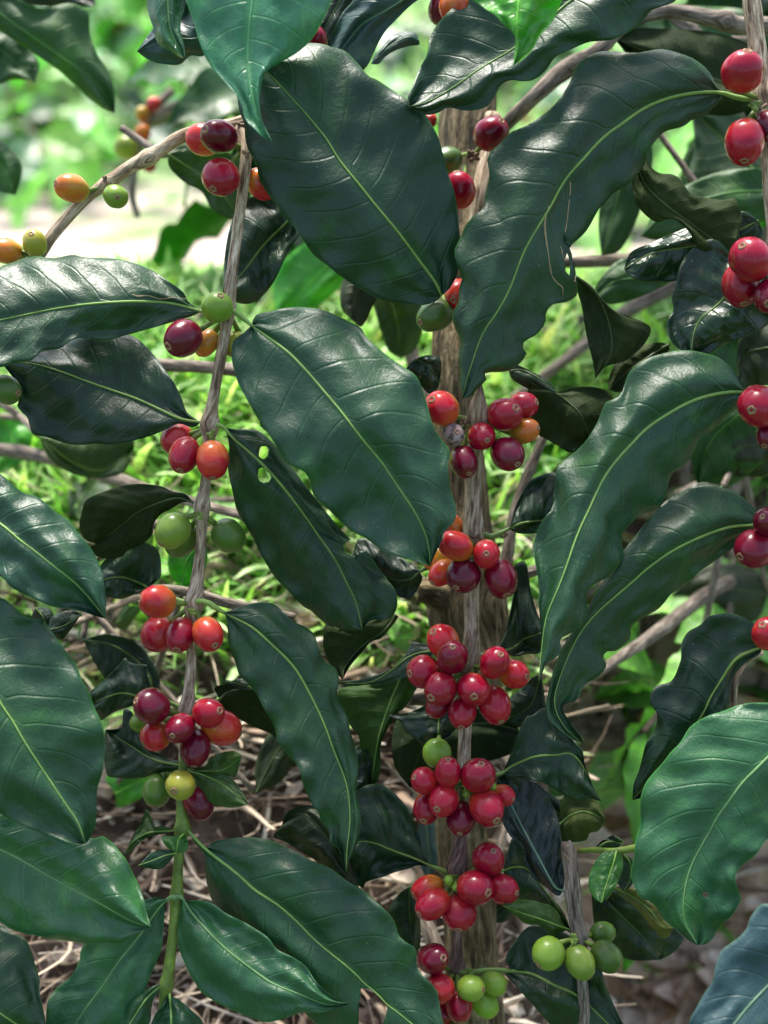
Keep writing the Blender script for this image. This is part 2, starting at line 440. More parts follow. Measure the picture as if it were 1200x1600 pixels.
    for i in range(0, NU + 1, 3):
        q = V[i * W_ + NV]
        if holes and not any(i * W_ + NV in f for f in faces[max(0, (i - 3) * 2 * NV):]): pass
        MM.append((q[0], q[1], q[2] - .00018, (2.2 * (1 - i / NU) ** .9 + .42) * (0.55 + .45 * scl) * rib))
    if pet:
        pe = pts(pet)
        line = [(q[0], q[1], (q[2] if len(q) > 2 else d[0]), 4.6 * (0.55 + .45 * scl)) for q in pe]
    mr = tube('midrib', line + MM, o, MIDRIB, sides=6, n=44 + 2 * len(line))
    mr.color = tuple(mc) + (1,)
    return o

# ------------------------------------------------------------------ cherries
def ovoid_mesh(name, seed, el=1.13, rows=20, cols=28):
    V, Fc = [], []
    R = .0075
    for i in range(rows + 1):
        t = math.pi * i / rows
        for k in range(cols):
            an = 2 * math.pi * k / cols
            r = math.sin(t) ** .96 if 0 < i < rows else 0.0
            z = -math.cos(t)
            rr = r * (1 + .05 * math.cos(2 * an + seed) + .05 * noise.noise(Vector((math.cos(an) * r, math.sin(an) * r, z + seed)) * 1.8))
            rr *= (1 + .03 * -z)
            zz = z * el
            if z > .93: zz -= (z - .93) * .55        # slight hollow round the blossom scar
            if z < -.95: zz += (-.95 - z) * .8
            V.append((R * rr * math.cos(an), R * rr * math.sin(an), R * zz))
    for i in range(rows):
        for k in range(cols):
            k2 = (k + 1) % cols
            Fc.append((i * cols + k, i * cols + k2, (i + 1) * cols + k2, (i + 1) * cols + k))
    me = bpy.data.meshes.new(name); me.from_pydata(V, [], Fc)
    me.polygons.foreach_set('use_smooth', [True] * len(Fc)); return me
def scar_mesh():
    V, Fc, fm = [], [], []; prof = [(0, -.25), (.45, -.2), (.62, .12), (.85, .22), (1.05, .06), (1.25, -.35)]; c = 12
    for r, z in prof:
        for k in range(c):
            a = 6.283 * k / c; j = 1 + .12 * math.sin(k * 2.4)
            V.append((r * .00125 * j * math.cos(a), r * .00125 * j * math.sin(a), z * .001))
    for i in range(len(prof) - 1):
        for k in range(c):
            k2 = (k + 1) % c; Fc.append((i * c + k, i * c + k2, (i + 1) * c + k2, (i + 1) * c + k)); fm.append(1 if i < 1 else 0)
    me = bpy.data.meshes.new('blossom_scar'); me.from_pydata(V, [], Fc); me.materials.append(SCAR); me.materials.append(SCARIN)
    me.polygons.foreach_set('material_index', fm); me.polygons.foreach_set('use_smooth', [True] * len(Fc)); return me
SCARME = scar_mesh()
CHM = {}
for k, m in CH.items():
    for s in range(3):
        me = ovoid_mesh('cherry', s * 1.9 + 1, (1.08, 1.18, 1.28)[s]); me.materials.append(m); CHM[k, s] = me
PLACED = []
NCH = [0]
def cherry(br, x, y, r, kind='r', nav=None, node=None, d=.585, fit=True):
    """x, y centre and r long half-axis in photo px; nav: blossom scar offset in px from the centre if it can be seen"""
    NCH[0] += 1; s = NCH[0] % 3
    el = (1.08, 1.18, 1.28)[s]
    R = r * d / F
    if fit:
        for _ in range(60):
            c = P(x, y, d)
            if all((c - pc).length > .90 * (R + pr) for pc, pr in PLACED): break
            d += .0012
    R = r * d / F
    c = P(x, y, d); PLACED.append((c, R * .95))
    nd = P(node[0], node[1], node[2] if len(node) > 2 else d + .004) if node else None
    if nav:
        nx, ny = nav[0] / r * 1.02, -nav[1] / r * 1.02; q = nx * nx + ny * ny
        nz = math.sqrt(max(0, 1 - q)) if q < 1 else 0
        ax = (RT * nx + UP * ny - FW * nz).normalized()
    elif nd: ax = (c - nd).normalized()
    else: ax = Vector((random.uniform(-.5, .5), .3, -1)).normalized()
    o = link('cherry', CHM[kind, s], br, c)
    o.rotation_mode = 'QUATERNION'; o.rotation_quaternion = ax.to_track_quat('Z', 'Y')
    sc = R / .0075 / (1 + (el - 1) * .6); o.scale = (sc, sc, sc)
    if CHL[kind]: o['label'] = CHL[kind]
    sc_o = bpy.data.objects.new('blossom_scar', SCARME); SC.collection.objects.link(sc_o)
    sc_o.parent = o; sc_o.location = (0, 0, .0075 * (el - .02)); 
    k_ = 1.0 + .35 * (NCH[0] * 7 % 5) / 4; sc_o.scale = (k_, k_, k_ * .7)
    if nd:
        b = c - ax * R * .92
        m_ = (b + nd) / 2 + (nd - c) * .02
        L = [(*nd, .0010), (*m_, .0011), (*b, .0014)]
        V = [Vector(q[:3]) for q in L]
        t = tube('fruit_stalk', L, None, GREEN_STEM, sides=6, world=True)
        t.parent = o
        t.matrix_parent_inverse = Matrix.LocRotScale(c, o.rotation_quaternion, o.scale).inverted()
    return o

def bud(br, x, y, d, r=6, n=5, green=True, seed=0):
    """knot of little bracts and pedicel stumps at a node"""
    rnd = random.Random(int(x * 7 + y)); c = P(x, y, d); V, Fc = [], []
    for k in range(n):
        a = rnd.uniform(0, 6.28); dr = (RT * math.cos(a) + UP * math.sin(a) - FW * rnd.uniform(.1, .9)).normalized()
        L = r * d / F * rnd.uniform(.8, 1.8); w = r * d / F * .38
        X = dr.orthogonal().normalized(); Y = dr.cross(X); b = len(V)
        for t, ww in ((0, 1), (.5, 1.15), (.85, .8), (1, .2)):
            for q in range(6):
                an = q * 1.047; V.append(c + dr * L * t + (X * math.cos(an) + Y * math.sin(an)) * w * ww)
        for t in range(3):
            for q in range(6): Fc.append((b + t * 6 + q, b + t * 6 + (q + 1) % 6, b + (t + 1) * 6 + (q + 1) % 6, b + (t + 1) * 6 + q))
        Fc.append(tuple(b + 18 + q for q in range(6)))
    return mesh('bud_cluster', V, Fc, GREEN_STEM if green else BUD, br, c)
from mathutils.bvhtree import BVHTree
def scar(o, s, r, m=None, name='scar'):
    """a raised dry line lying on a leaf"""
    me = o.data; w = WL[o.name]
    bv = BVHTree.FromPolygons([tuple(v.co + w) for v in me.vertices], [tuple(p.vertices) for p in me.polygons])
    L = []
    for x, y in catmull(pts(s), 14):
        dr = (P(x, y, 1) - CAM); h = bv.ray_cast(CAM, dr.normalized())
        if h[0] is None: continue
        dd = (h[0] - CAM).dot(FW); k = random.uniform(.5, 1.3)
        L.append((x, y, dd - .00005, r * k))
    if len(L) > 2: tube(name, L, o, m or RIM_BROWN, sides=5, n=26)
#SPLIT1
# ------------------------------------------------------------------ ground
PROF = [(-30, -1.3), (-1, -.9), (.1, -.74), (.35, -.66), (.506, -.582), (.654, -.432), (.778, -.367), (.962, -.321), (1.1, -.365), (1.4, -.468), (2, -.62), (3, -.80), (5, -1.08), (8, -1.3), (15, -1.7), (60, -4), (200, -9)]
def ground_z(X, Y):
    z = PROF[-1][1]
    for (a, b), (c, e) in zip(PROF, PROF[1:]):
        if Y < c:
            z = b + (e - b) * max(0, (Y - a)) / (c - a); break
    z = CAM.z + z
    dip = smooth(.085, .16, X - .10 * (Y - .7)) * smooth(.84, .70, Y) * smooth(.2, .4, Y)
    z -= .36 * dip
    dl = smooth(-.02, -.10, X) * smooth(-.55, -.3, X) * smooth(.60, .68, Y) * smooth(.86, .76, Y)
    z -= .0 * dl
    z += .012 * noise.noise(Vector((X * 6, Y * 6, 1))) + .006 * noise.noise(Vector((X * 22, Y * 22, 3))) + (.10 * noise.noise(Vector((X * .6, Y * .6, 3))) if Y > 2.2 else 0)
    return z
def build_ground():
    xs = [-200, -80, -30, -12, -6, -3.5, -2.2, -1.5] + [-1.2 + i * .03 for i in range(81)] + [1.5, 2.2, 3.5, 6, 12, 30, 80, 200]
    ys = [-30, -10, -3, -1, -.4, 0] + [.2 + i * .02 for i in range(80)] + [1.8 + .1 * i for i in range(25)] + [4.5, 5, 5.5, 6, 7, 8, 10, 12, 15, 20, 30, 45, 60, 90, 130, 200]
    V = [(x, y, ground_z(x, y)) for y in ys for x in xs]; n = len(xs)
    Fc = [(j * n + i, j * n + i + 1, (j + 1) * n + i + 1, (j + 1) * n + i) for j in range(len(ys) - 1) for i in range(n - 1)]
    m, nt = mat('soil'); N = NT(nt); ob = N.n('TexCoord').outputs['Object']
    n1 = N.noise(ob, 9, 6, .7); n2 = N.noise(ob, 60, 5, .7)
    near = N.ramp(N.math('ADD', N.math('MULTIPLY', n1, .5), N.math('MULTIPLY', n2, .5)), [(.35, (.035, .022, .015)), (.5, (.11, .075, .055)), (.65, (.26, .20, .16))])
    pale = N.ramp(N.noise(ob, 2.6, 5, .6), [(.36, (.16, .27, .08)), (.46, (.40, .33, .28)), (.7, (.58, .48, .44))])
    green = N.ramp(N.noise(ob, 1.4, 5, .6), [(.3, (.05, .13, .03)), (.5, (.13, .27, .06)), (.62, (.22, .36, .12)), (.8, (.40, .38, .26))])
    y = N.n('SeparateXYZ', {0: ob}).outputs[1]
    x = N.n('SeparateXYZ', {0: ob}).outputs[0]
    far = N.mix(N.range(N.math('ADD', y, N.math('MULTIPLY', n1, .8)), 3.3, 4.2), pale, green)
    c = N.mix(N.range(y, 1.05, 1.35), near, far)
    hollow = N.ramp(N.math('ADD', N.math('MULTIPLY', n1, .55), N.math('MULTIPLY', n2, .45)), [(.40, (.26, .18, .12)), (.5, (.58, .44, .33)), (.62, (.78, .65, .52))])
    c = N.mix(N.math('MULTIPLY', N.range(x, .09, .13), N.range(y, .80, .76)), c, hollow)
    c = N.mix(N.range(y, .42, .25), c, N.ramp(n1, [(.35, (.025, .07, .015)), (.65, (.08, .17, .035))]))      # unseen ground, made grass green for its reflection in the leaves
    bp = N.n('Bump', {'Height': n2, 'Strength': .8, 'Distance': .01}).outputs[0]
    N.out(N.n('BsdfPrincipled', {'Base Color': c, 'Roughness': .9, 'Normal': bp, 'Specular IOR Level': .2}).outputs[0])
    o = mesh('ground', V, Fc, m, None, (0, 0, 0)); o['kind'] = 'structure'
build_ground()

def ground_hit(px, py):
    """where a line of sight meets the ground"""
    a = P(px, py, 1.0) - CAM; t = .5
    while t < 40:
        q = CAM + a * t
        if q.z < ground_z(q.x, q.y): return q, t
        t *= 1.012
    return None, 0

def vcol_mesh(name, V, Fc, cols, m, kind='stuff'):
    me = bpy.data.meshes.new(name); me.from_pydata(V, [], Fc); me.materials.append(m)
    me.polygons.foreach_set('use_smooth', [True] * len(Fc))
    at = me.color_attributes.new('tone', 'FLOAT_COLOR', 'POINT'); at.data.foreach_set('color', cols)
    o = bpy.data.objects.new(name, me); SC.collection.objects.link(o); o['kind'] = kind
    return o
def tone_material(name, rough, trans, spec=.4):
    m, nt = mat(name); N = NT(nt)
    a = N.n('VertexColor', layer_name='tone').outputs[0]
    n1 = N.noise(N.n('TexCoord').outputs['Object'], 260, 3)
    c = N.mix(N.range(n1, .3, .7), N.mix(1, a, (.8, .8, .8), 'MULTIPLY'), N.mix(1, a, (1.2, 1.2, 1.2), 'MULTIPLY'))
    bs = N.n('BsdfPrincipled', {'Base Color': c, 'Roughness': rough, 'Specular IOR Level': spec})
    sh = bs.outputs[0]
    if trans: sh = N.n('MixShader', {0: trans, 1: sh, 2: N.n('BsdfTranslucent', {'Color': N.mix(1, c, (1.3, 1.5, .6), 'MULTIPLY')}).outputs[0]}).outputs[0]
    N.out(sh); return m
GRASS_M = tone_material('grass_blade', .42, .35); STRAW_M = tone_material('dry_straw', .7, .1)

def build_grass():
    rnd = random.Random(5); V, Fc, C = [], [], []
    def blade(p, L, w, az, lean, bend, col):
        b = len(V); S = 5; side = Vector((math.cos(az), math.sin(az), 0)); fw = Vector((-math.sin(az), math.cos(az), 0)); q = Vector(p); an = lean
        for i in range(S + 1):
            t = i / S; ww = w * (1 - t ** 2.2) * (.6 + .4 * min(1, t * 4)) + .0002
            dr = Vector((0, 0, math.cos(an))) + fw * math.sin(an)
            up = dr.cross(side)
            for s, z in ((-1, 0), (0, -.25), (1, 0)):
                V.append(q + side * ww * s + up * ww * z)
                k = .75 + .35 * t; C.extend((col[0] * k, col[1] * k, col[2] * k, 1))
            q = q + dr * (L / S); an += bend / S
        for i in range(S):
            for s in (0, 1): Fc.append((b + i * 3 + s, b + i * 3 + s + 1, b + i * 3 + s + 4, b + i * 3 + s + 3))
    zones = []
    n = 0
    while n < 17000:
        X = rnd.uniform(-.50, .50); Y = rnd.uniform(.59, 1.08)
        dn = .75 + .9 * noise.noise(Vector((X * 11, Y * 11, 0))) + .5 * smooth(.66, .8, Y)
        if Y < .66: dn *= smooth(.60, .655, Y)
        if X > .08 and Y < .80: dn *= .08
        if rnd.random() > dn: continue
        tuft = noise.noise(Vector((X * 14, Y * 14, 5)))
        for _ in range(3):
            x, y = X + rnd.gauss(0, .008), Y + rnd.gauss(0, .008)
            g = rnd.random()
            if g < .12: col = (.62, .62, .36)
            elif g < .55: col = (.25, .46, .11)
            elif g < .8: col = (.47, .66, .30)
            else: col = (.12, .29, .06)
            k = .95 + .5 * rnd.random(); col = tuple(min(.8, v * k) for v in col)
            L = rnd.uniform(.025, .068) * (1 + .4 * tuft) * (.85 if Y < .72 else 1) * (1 - .5 * smooth(.84, 1.0, Y))
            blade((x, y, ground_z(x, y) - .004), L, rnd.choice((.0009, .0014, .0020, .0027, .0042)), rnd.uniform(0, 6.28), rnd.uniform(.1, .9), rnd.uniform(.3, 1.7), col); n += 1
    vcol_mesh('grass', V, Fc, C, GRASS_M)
build_grass()

def build_straw():
    rnd = random.Random(8); V, Fc, C = [], [], []
    def stick(p, L, r, az, pitch, curl, col, flat=1.0, S=5):
        b = len(V); q = Vector(p); a = az; e = pitch
        for i in range(S + 1):
            dr = Vector((math.cos(a) * math.cos(e), math.sin(a) * math.cos(e), math.sin(e)))
            s1 = Vector((-math.sin(a), math.cos(a), 0)); s2 = dr.cross(s1)
            t = i / S; rr = r * (1 - .5 * t)
            for k in range(4):
                an = k * 1.5708; V.append(q + s1 * math.cos(an) * rr * flat + s2 * math.sin(an) * rr)
                C.extend((*col, 1))
            q = q + dr * (L / S); a += curl / S + rnd.gauss(0, .07); e += rnd.gauss(0, .08)
        for i in range(S):
            for k in range(4): Fc.append((b + i * 4 + k, b + i * 4 + (k + 1) % 4, b + (i + 1) * 4 + (k + 1) % 4, b + (i + 1) * 4 + k))
    for _ in range(7000):
        X = rnd.uniform(-.42, .42); Y = rnd.uniform(.36, .74) if rnd.random() < .9 else rnd.uniform(.7, .95)
        if Y > .66 and rnd.random() < .5: continue
        z = ground_z(X, Y) + rnd.uniform(.0, .016)
        g = rnd.random()
        col = (.52, .41, .31) if g < .4 else (.30, .21, .15) if g < .6 else (.76, .66, .55) if g < .85 else (.10, .07, .05)
        k = .7 + .6 * rnd.random(); col = tuple(v * k for v in col)
        L = rnd.uniform(.02, .07); fl = 1.0 if rnd.random() < .66 else rnd.uniform(2.5, 5)
        stick((X, Y, z), L, rnd.choice((.0003, .0005, .0007, .0012)), rnd.uniform(0, 6.28), rnd.uniform(-.25, .35) + .35 * (Y < .74), rnd.uniform(-1.2, 1.2), col, fl)
    vcol_mesh('straw_litter', V, Fc, C, STRAW_M)
    # pale curled dead leaves and clods of the litter
    V, Fc, C = [], [], []
    for _ in range(2600):
        X = rnd.uniform(-.40, .60); Y = rnd.uniform(.38, 1.0)
        indip = X > .12 and Y < .80
        if not indip and (Y > .70 or rnd.random() < .45): continue
        z = ground_z(X, Y) + .008; s = rnd.uniform(.010, .024) * 1.5 if indip else rnd.choice((.003, .005, .008, .014)) * rnd.uniform(.8, 1.3); a = rnd.uniform(0, 6.28); b = len(V)
        g = rnd.random(); col = (.64, .48, .36) if g < .45 else (.38, .25, .16) if g < .64 else (.80, .68, .56)
        cu = rnd.uniform(.3, 1.2); tl = rnd.uniform(-.6, .6)
        for i in range(5):
            for j in range(4):
                u = i / 4 * 2 - 1; v = (j / 3 * 2 - 1) * .5 * (1 - u * u * .8)
                x = u * s; y_ = v * s; zz = cu * s * (v * v * 2 + u * u * .4) + rnd.gauss(0, s * .04)
                V.append((X + x * math.cos(a) - y_ * math.sin(a), Y + x * math.sin(a) + y_ * math.cos(a), z + zz + tl * x)); C.extend((*col, 1))
        for i in range(4):
            for j in range(3): Fc.append((b + i * 4 + j, b + i * 4 + j + 1, b + (i + 1) * 4 + j + 1, b + (i + 1) * 4 + j))
    vcol_mesh('dead_leaf_litter', V, Fc, C, STRAW_M)
build_straw()

# ------------------------------------------------------------------ plants further off
def small_leaf_mesh(L=.13, Wd=.052, seed=0):
    V, Fc, UV, UV2 = [], [], [], []; NU, NV = 12, 3
    for i in range(NU + 1):
        u = i / NU; w = Wd / 2 * (math.sin(math.pi * u ** .85) ** .8 if 0 < u < 1 else 0) + .0004
        for j in range(-NV, NV + 1):
            v = j / NV
            z = -.35 * L * u * u + .15 * w * 2 * abs(v) + .006 * math.sin(u * 22 + seed) * v * v
            V.append((w * v, L * u, z)); UV.append((u, .5 + v * .3)); UV2.append((u * 8 - 1.2 * abs(v), abs(v)))
    n = 2 * NV + 1; top = [(i * n + j, i * n + j + 1, (i + 1) * n + j + 1, (i + 1) * n + j) for i in range(NU) for j in range(2 * NV)]
    nv = len(V); V += [(x, y, z - .0005) for x, y, z in V]; UV += UV; UV2 += UV2
    Fc = top + [tuple(k + nv for k in reversed(f)) for f in top]
    me = bpy.data.meshes.new('leaf'); me.from_pydata(V, [], Fc)
    me.materials.append(LEAF_TOP); me.materials.append(LEAF_UNDER)
    me.polygons.foreach_set('material_index', [0] * len(top) + [1] * len(top)); me.polygons.foreach_set('use_smooth', [True] * len(Fc))
    for nm, U in (('leafuv', UV), ('phase', UV2)):
        l = me.uv_layers.new(name=nm); li = [0] * len(me.loops); me.loops.foreach_get('vertex_index', li)
        l.data.foreach_set('uv', [c for k in li for c in U[k]])
    return me
SLM = [small_leaf_mesh(.13, .052, 0), small_leaf_mesh(.15, .06, 2), small_leaf_mesh(.11, .05, 4)]
BUSHC = [(.05, .16, .03), (.10, .26, .05), (.18, .38, .07), (.07, .17, .08), (.30, .50, .20), (.34, .46, .38), (.03, .08, .03)]
def bush(name, label, cat, X, Y, h, rad, n, seed, tones=BUSHC, group=None, ls=1.0, fruits=0):
    rnd = random.Random(seed); z0 = ground_z(X, Y)
    t = thing(name, label, cat, (X, Y, z0), group)
    WL[t.name] = Vector((X, Y, z0))
    st = [(X, Y, z0 - .02, .012 * h + .004)]; q = Vector((X, Y, z0))
    for i in range(5):
        q = q + Vector((rnd.gauss(0, .02 * h), rnd.gauss(0, .02 * h), h / 5)); st.append((*q, .012 * h * (1 - i / 6) + .003))
    tube('trunk', st, t, BARK_GREY, sides=7, world=True)
    for k in range(max(3, n // 8)):
        b = Vector(st[rnd.randint(0, 4)][:3]); a = rnd.uniform(0, 6.28); e = b + Vector((math.cos(a) * rad, math.sin(a) * rad, rnd.uniform(-.05, .25) * h))
        mid_ = (b + e) / 2 + Vector((0, 0, .06 * h))
        tube('limb', [(*b, .006 * h + .002), (*mid_, .004 * h + .002), (*e, .002)], t, BARK_GREY, sides=5, world=True)
        for f in range(n // max(3, n // 8)):
            s = rnd.uniform(.25, 1.05); p = b.lerp(mid_, s * 2) if s < .5 else mid_.lerp(e, s * 2 - 1)
            o = link('leaf', SLM[rnd.randint(0, 2)], t, p)
            o.rotation_euler = (rnd.uniform(-.9, .35), rnd.uniform(-.7, .7), a + rnd.choice((-1, 1)) * rnd.uniform(.2, 1.4) - 1.57)
            sc = ls * rnd.uniform(.75, 1.25); o.scale = (sc * 1.1, sc, sc)
            c = tones[rnd.randint(0, len(tones) - 1)]; k_ = rnd.uniform(.75, 1.3); o.color = (c[0] * k_, c[1] * k_, c[2] * k_, .38)
        for f in range(fruits):
            p = b.lerp(e, rnd.uniform(.3, 1)); o = link('cherry', CHM[rnd.choice('rroya'), 0], t, p + Vector((rnd.gauss(0, .01), rnd.gauss(0, .01), -.01)))
            o.scale = (1.1,) * 3
    return t
G1 = 'blurred coffee shrubs on the slope behind'
far = [  # px, distance, height, radius, leaves
 (40, 4.2, 0.38, .42, 48, 'pale green leafy shrub low at the far left of the clearing'),
 (180, 5.6, 0.72, .5, 48, 'bright yellow green shrub in the middle of the clearing'),
 (330, 5.0, 0.63, .5, 46, 'blurred shrub with mixed light leaves left of the big glossy leaf'),
 (560, 3.6, 0.43, .45, 48, 'dim shrub filling the gap above the central dark leaf'),
 (760, 3.3, 0.34, .4, 46, 'blurred green shrub seen beside the trunk top'),
 (900, 3.0, 0.37, .4, 48, 'shrub behind the top right thick twig'),
 (1040, 2.6, 0.34, .4, 50, 'shady shrub behind the upper right leaf'),
 (1180, 2.5, 0.43, .4, 50, 'leafy shrub at the right edge, farthest up'),
 (-120, 6.5, 0.99, .7, 46, 'tall pale shrub beyond the left edge'),
 (100, 9.0, 1.17, .9, 52, 'tall light green shrub farthest behind on the left'),
 (420, 9.0, 1.17, .9, 52, 'tall light green shrub farthest behind, centre'),
 (750, 8.0, 1.08, .9, 52, 'tall green shrub farthest behind, right of the trunk'),
 (1080, 8.0, 1.08, .9, 52, 'tall green shrub farthest behind on the right'),
 (90, 3.4, .30, .35, 50, 'low dark shrub in the left of the clearing, nearest of its row'),
 (250, 3.7, .26, .3, 45, 'low bluish shrub left of the upper stem in the clearing'),
 (420, 3.2, .30, .3, 45, 'low green shrub behind the top of the left branch'),
 (30, 7.0, .9, .8, 60, 'broad mottled shrub in the far left distance'),
 (300, 6.6, .8, .7, 60, 'broad mottled shrub in the far distance, centre left'),
 (640, 4.6, .5, .5, 60, 'mottled shrub in the distance just left of the trunk'),
 (960, 4.8, .55, .5, 60, 'mottled shrub in the distance right of the trunk'),
]
for i, (px, dist, h, rad, n, lb) in enumerate(far):
    bush('coffee_shrub', lb, 'shrub', (px - CX) / F * dist, dist * math.cos(PITCH), h, rad, n, 100 + i, group=G1,
         fruits=2 if dist < 5.1 else 0, ls=1.1 if dist < 5 else 1.7)
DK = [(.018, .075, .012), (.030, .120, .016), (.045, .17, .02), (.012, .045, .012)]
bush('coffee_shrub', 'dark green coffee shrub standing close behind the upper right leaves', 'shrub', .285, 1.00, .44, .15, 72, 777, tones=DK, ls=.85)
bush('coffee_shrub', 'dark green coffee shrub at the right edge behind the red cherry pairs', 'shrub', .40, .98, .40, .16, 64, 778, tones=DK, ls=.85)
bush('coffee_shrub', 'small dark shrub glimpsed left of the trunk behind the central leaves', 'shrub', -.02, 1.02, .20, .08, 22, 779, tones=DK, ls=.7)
# low leafy plants in the hollow at right
for i, (px, py, h, rad, n, lb) in enumerate([
 (930, 1115, 0.10, .10, 40, 'low bright green seedling left of the brown litter hollow'),
 (1010, 1070, 0.11, .12, 42, 'bright leafy seedling under the fading twig at right'),
 (1120, 960, 0.13, .13, 42, 'blurred leafy seedling below the two lower right cherries'),
 (1180, 1060, 0.11, .10, 38, 'small seedling just above the big lower right leaf'),
 (1040, 930, .12, .12, 18, 'dim leafy seedling behind the wavy edged right leaf')]):
    q, t_ = ground_hit(px, py + 40)
    bush('seedling', lb, 'seedling', q.x, q.y, h, rad, n, 300 + i, ls=.42, group='seedlings in the hollow at right',
         tones=[(.05, .18, .02), (.10, .32, .03), (.16, .40, .06), (.22, .42, .12)])
# unseen shrub row added behind the camera, darkening leaf reflections and low sky light
ORD = ('leftmost', 'second from the left', 'third from the left', 'middle', 'third from the right', 'second from the right', 'rightmost')
for i, X in enumerate((-3.1, -2.0, -.9, .15, 1.2, 2.3, 3.3)):
    bush('coffee_shrub', ORD[i] + ' of the tall unseen shrubs added behind the camera to block low sky', 'shrub', X, -1.9 - .3 * (i % 2), 2.5, .75, 64, 500 + i,
         tones=[(.02, .07, .02), (.03, .10, .03), (.04, .12, .03)], group='unseen shrubs added to block low sky', ls=2.1)
#SPLIT2
# ------------------------------------------------------------------ trunk
def branch(label, x, y, d, name='coffee_branch', cat='branch', group=None):
    loc = P(x, y, d); t = thing(name, label, cat, loc, group); WL[t.name] = loc; return t
T = branch('thick upright trunk with fibrous grey brown bark behind the central cherry branch', 742, 1600, .67, 'coffee_tree', 'tree')
tube('trunk', [(738, -60, .71, 40), (735, 100, .70, 42), (728, 250, .69, 44), (722, 350, .68, 42), (712, 430, .67, 34), (707, 500, .665, 30), (706, 600, .66, 33), (716, 700, .66, 38), (722, 800, .66, 44),
               (730, 880, .66, 52), (732, 950, .66, 60), (735, 1010, .66, 52), (734, 1100, .66, 44), (724, 1200, .66, 40), (722, 1300, .66, 40), (730, 1400, .66, 42), (736, 1500, .66, 42), (742, 1600, .665, 44), (746, 1760, .68, 48)],
     T, BARK_TRUNK, sides=56, n=420, bump=.14, freq=26, cap=False)
tube('branch_stub', [(655, 925, .648, 15), (672, 925, .65, 22), (700, 935, .655, 30), (720, 950, .66, 30)], T, BARK_TRUNK, sides=18, n=22, bump=.22, freq=60, jag=True)
tube('branch_stub', [(640, 1090, .645, 12), (668, 1085, .65, 15), (700, 1075, .655, 17), (730, 1070, .66, 18)], T, BARK_GREY, sides=14, n=20, bump=.16, freq=60, jag=True)
tube('shoot', [(770, 180, .66, 13), (762, 240, .655, 14), (752, 300, .65, 15), (744, 370, .65, 15), (740, 450, .65, 16), (735, 560, .655, 16)], T, BARK_STEM, sides=16, bump=.10, freq=60)

# ------------------------------------------------------------------ the branches that carry fruit
BA = branch('drooping branch on the left with six fruit clusters, brown above and green at the tip', 378, 205, .585)
tube('stem', [(376, 200, .592, 10), (384, 225, .588, 11), (383, 262, .585, 9), (378, 310, .585, 8.5), (370, 370, .585, 8.5), (362, 430, .585, 9), (357, 485, .585, 10), (350, 530, .585, 8.5), (341, 580, .585, 8.5), (333, 625, .585, 9),
              (328, 662, .585, 12), (325, 700, .585, 8), (321, 750, .585, 8), (316, 790, .585, 10), (314, 850, .585, 8.5), (309, 900, .585, 10), (304, 940, .585, 12), (299, 985, .585, 8), (299, 1030, .585, 8), (296, 1075, .585, 9), (292, 1112, .585, 13), (289, 1150, .585, 7.5), (286, 1190, .585, 7)],
     BA, BARK_STEM, sides=16, bump=.10, freq=90, nodes=[(357, 485, .25, 12), (328, 665, .35, 14), (316, 792, .35, 14), (303, 942, .4, 16), (292, 1115, .2, 12)])
tube('green_shoot', [(287, 1180, .585, 7), (283, 1235, .584, 7), (284, 1275, .583, 9), (285, 1297, .583, 11), (281, 1315, .583, 8), (278, 1360, .582, 8), (276, 1400, .582, 10), (272, 1450, .58, 8.5), (265, 1505, .58, 9), (260, 1540, .58, 10), (255, 1560, .58, 7), (250, 1580, .58, 2)],
     BA, GREEN_STEM, sides=14, bump=.03, freq=60, nodes=[(284, 1295, .3, 10), (276, 1402, .25, 9), (260, 1540, .25, 9)])
BB = branch('grey diagonal branch running to the upper left with orange and green cherries', 430, 170, .62)
tube('stem', [(470, 150, .63, 11), (430, 170, .62, 11), (372, 192, .60, 10), (293, 210, .60, 10), (253, 233, .60, 10), (230, 248, .60, 12), (200, 263, .60, 9.5), (167, 287, .60, 10.5), (143, 303, .60, 9), (113, 332, .60, 9), (80, 370, .60, 9), (60, 400, .60, 9), (20, 445, .60, 9), (-60, 510, .60, 9)],
     BB, BARK_STEM, sides=14, bump=.10, freq=30, nodes=[(232, 246, .15, 9), (167, 287, .2, 9)])
BC = branch('central drooping branch with seven dense clusters of red cherries in front of the trunk', 748, 610, .60)
tube('stem', [(752, 640, .603, 15), (744, 690, .60, 13), (739, 760, .60, 13), (740, 825, .60, 15), (738, 880, .60, 12), (737, 940, .60, 12), (737, 990, .60, 12), (735, 1035, .60, 15), (730, 1100, .60, 11), (726, 1160, .60, 10), (723, 1215, .60, 12), (722, 1270, .60, 10)],
     BC, BARK_STEM, sides=18, bump=.10, freq=80, nodes=[(740, 828, .15, 16), (735, 1035, .15, 14)])
tube('stem', [(722, 1255, .6, 9.5), (719, 1300, .60, 9.5), (717, 1335, .60, 14), (716, 1360, .60, 16), (716, 1385, .60, 9), (715, 1430, .60, 7.5), (714, 1480, .60, 9), (712, 1513, .60, 13), (712, 1545, .60, 8), (711, 1590, .60, 7), (709, 1660, .60, 7)],
     BC, BARK_RED, sides=16, bump=.06, freq=60, nodes=[(716, 1355, .25, 12), (712, 1515, .25, 12)])
tube('broken_tip', [(751, 600, .580, 2), (750, 618, .581, 8), (748, 638, .584, 15), (747, 660, .590, 18), (746, 680, .598, 15)], BC, BARK_STEM, sides=18, n=22, bump=.22, freq=90, jag=True)
BD = branch('pale brown branch down the right edge bearing large red cherries', 1188, 100, .59)
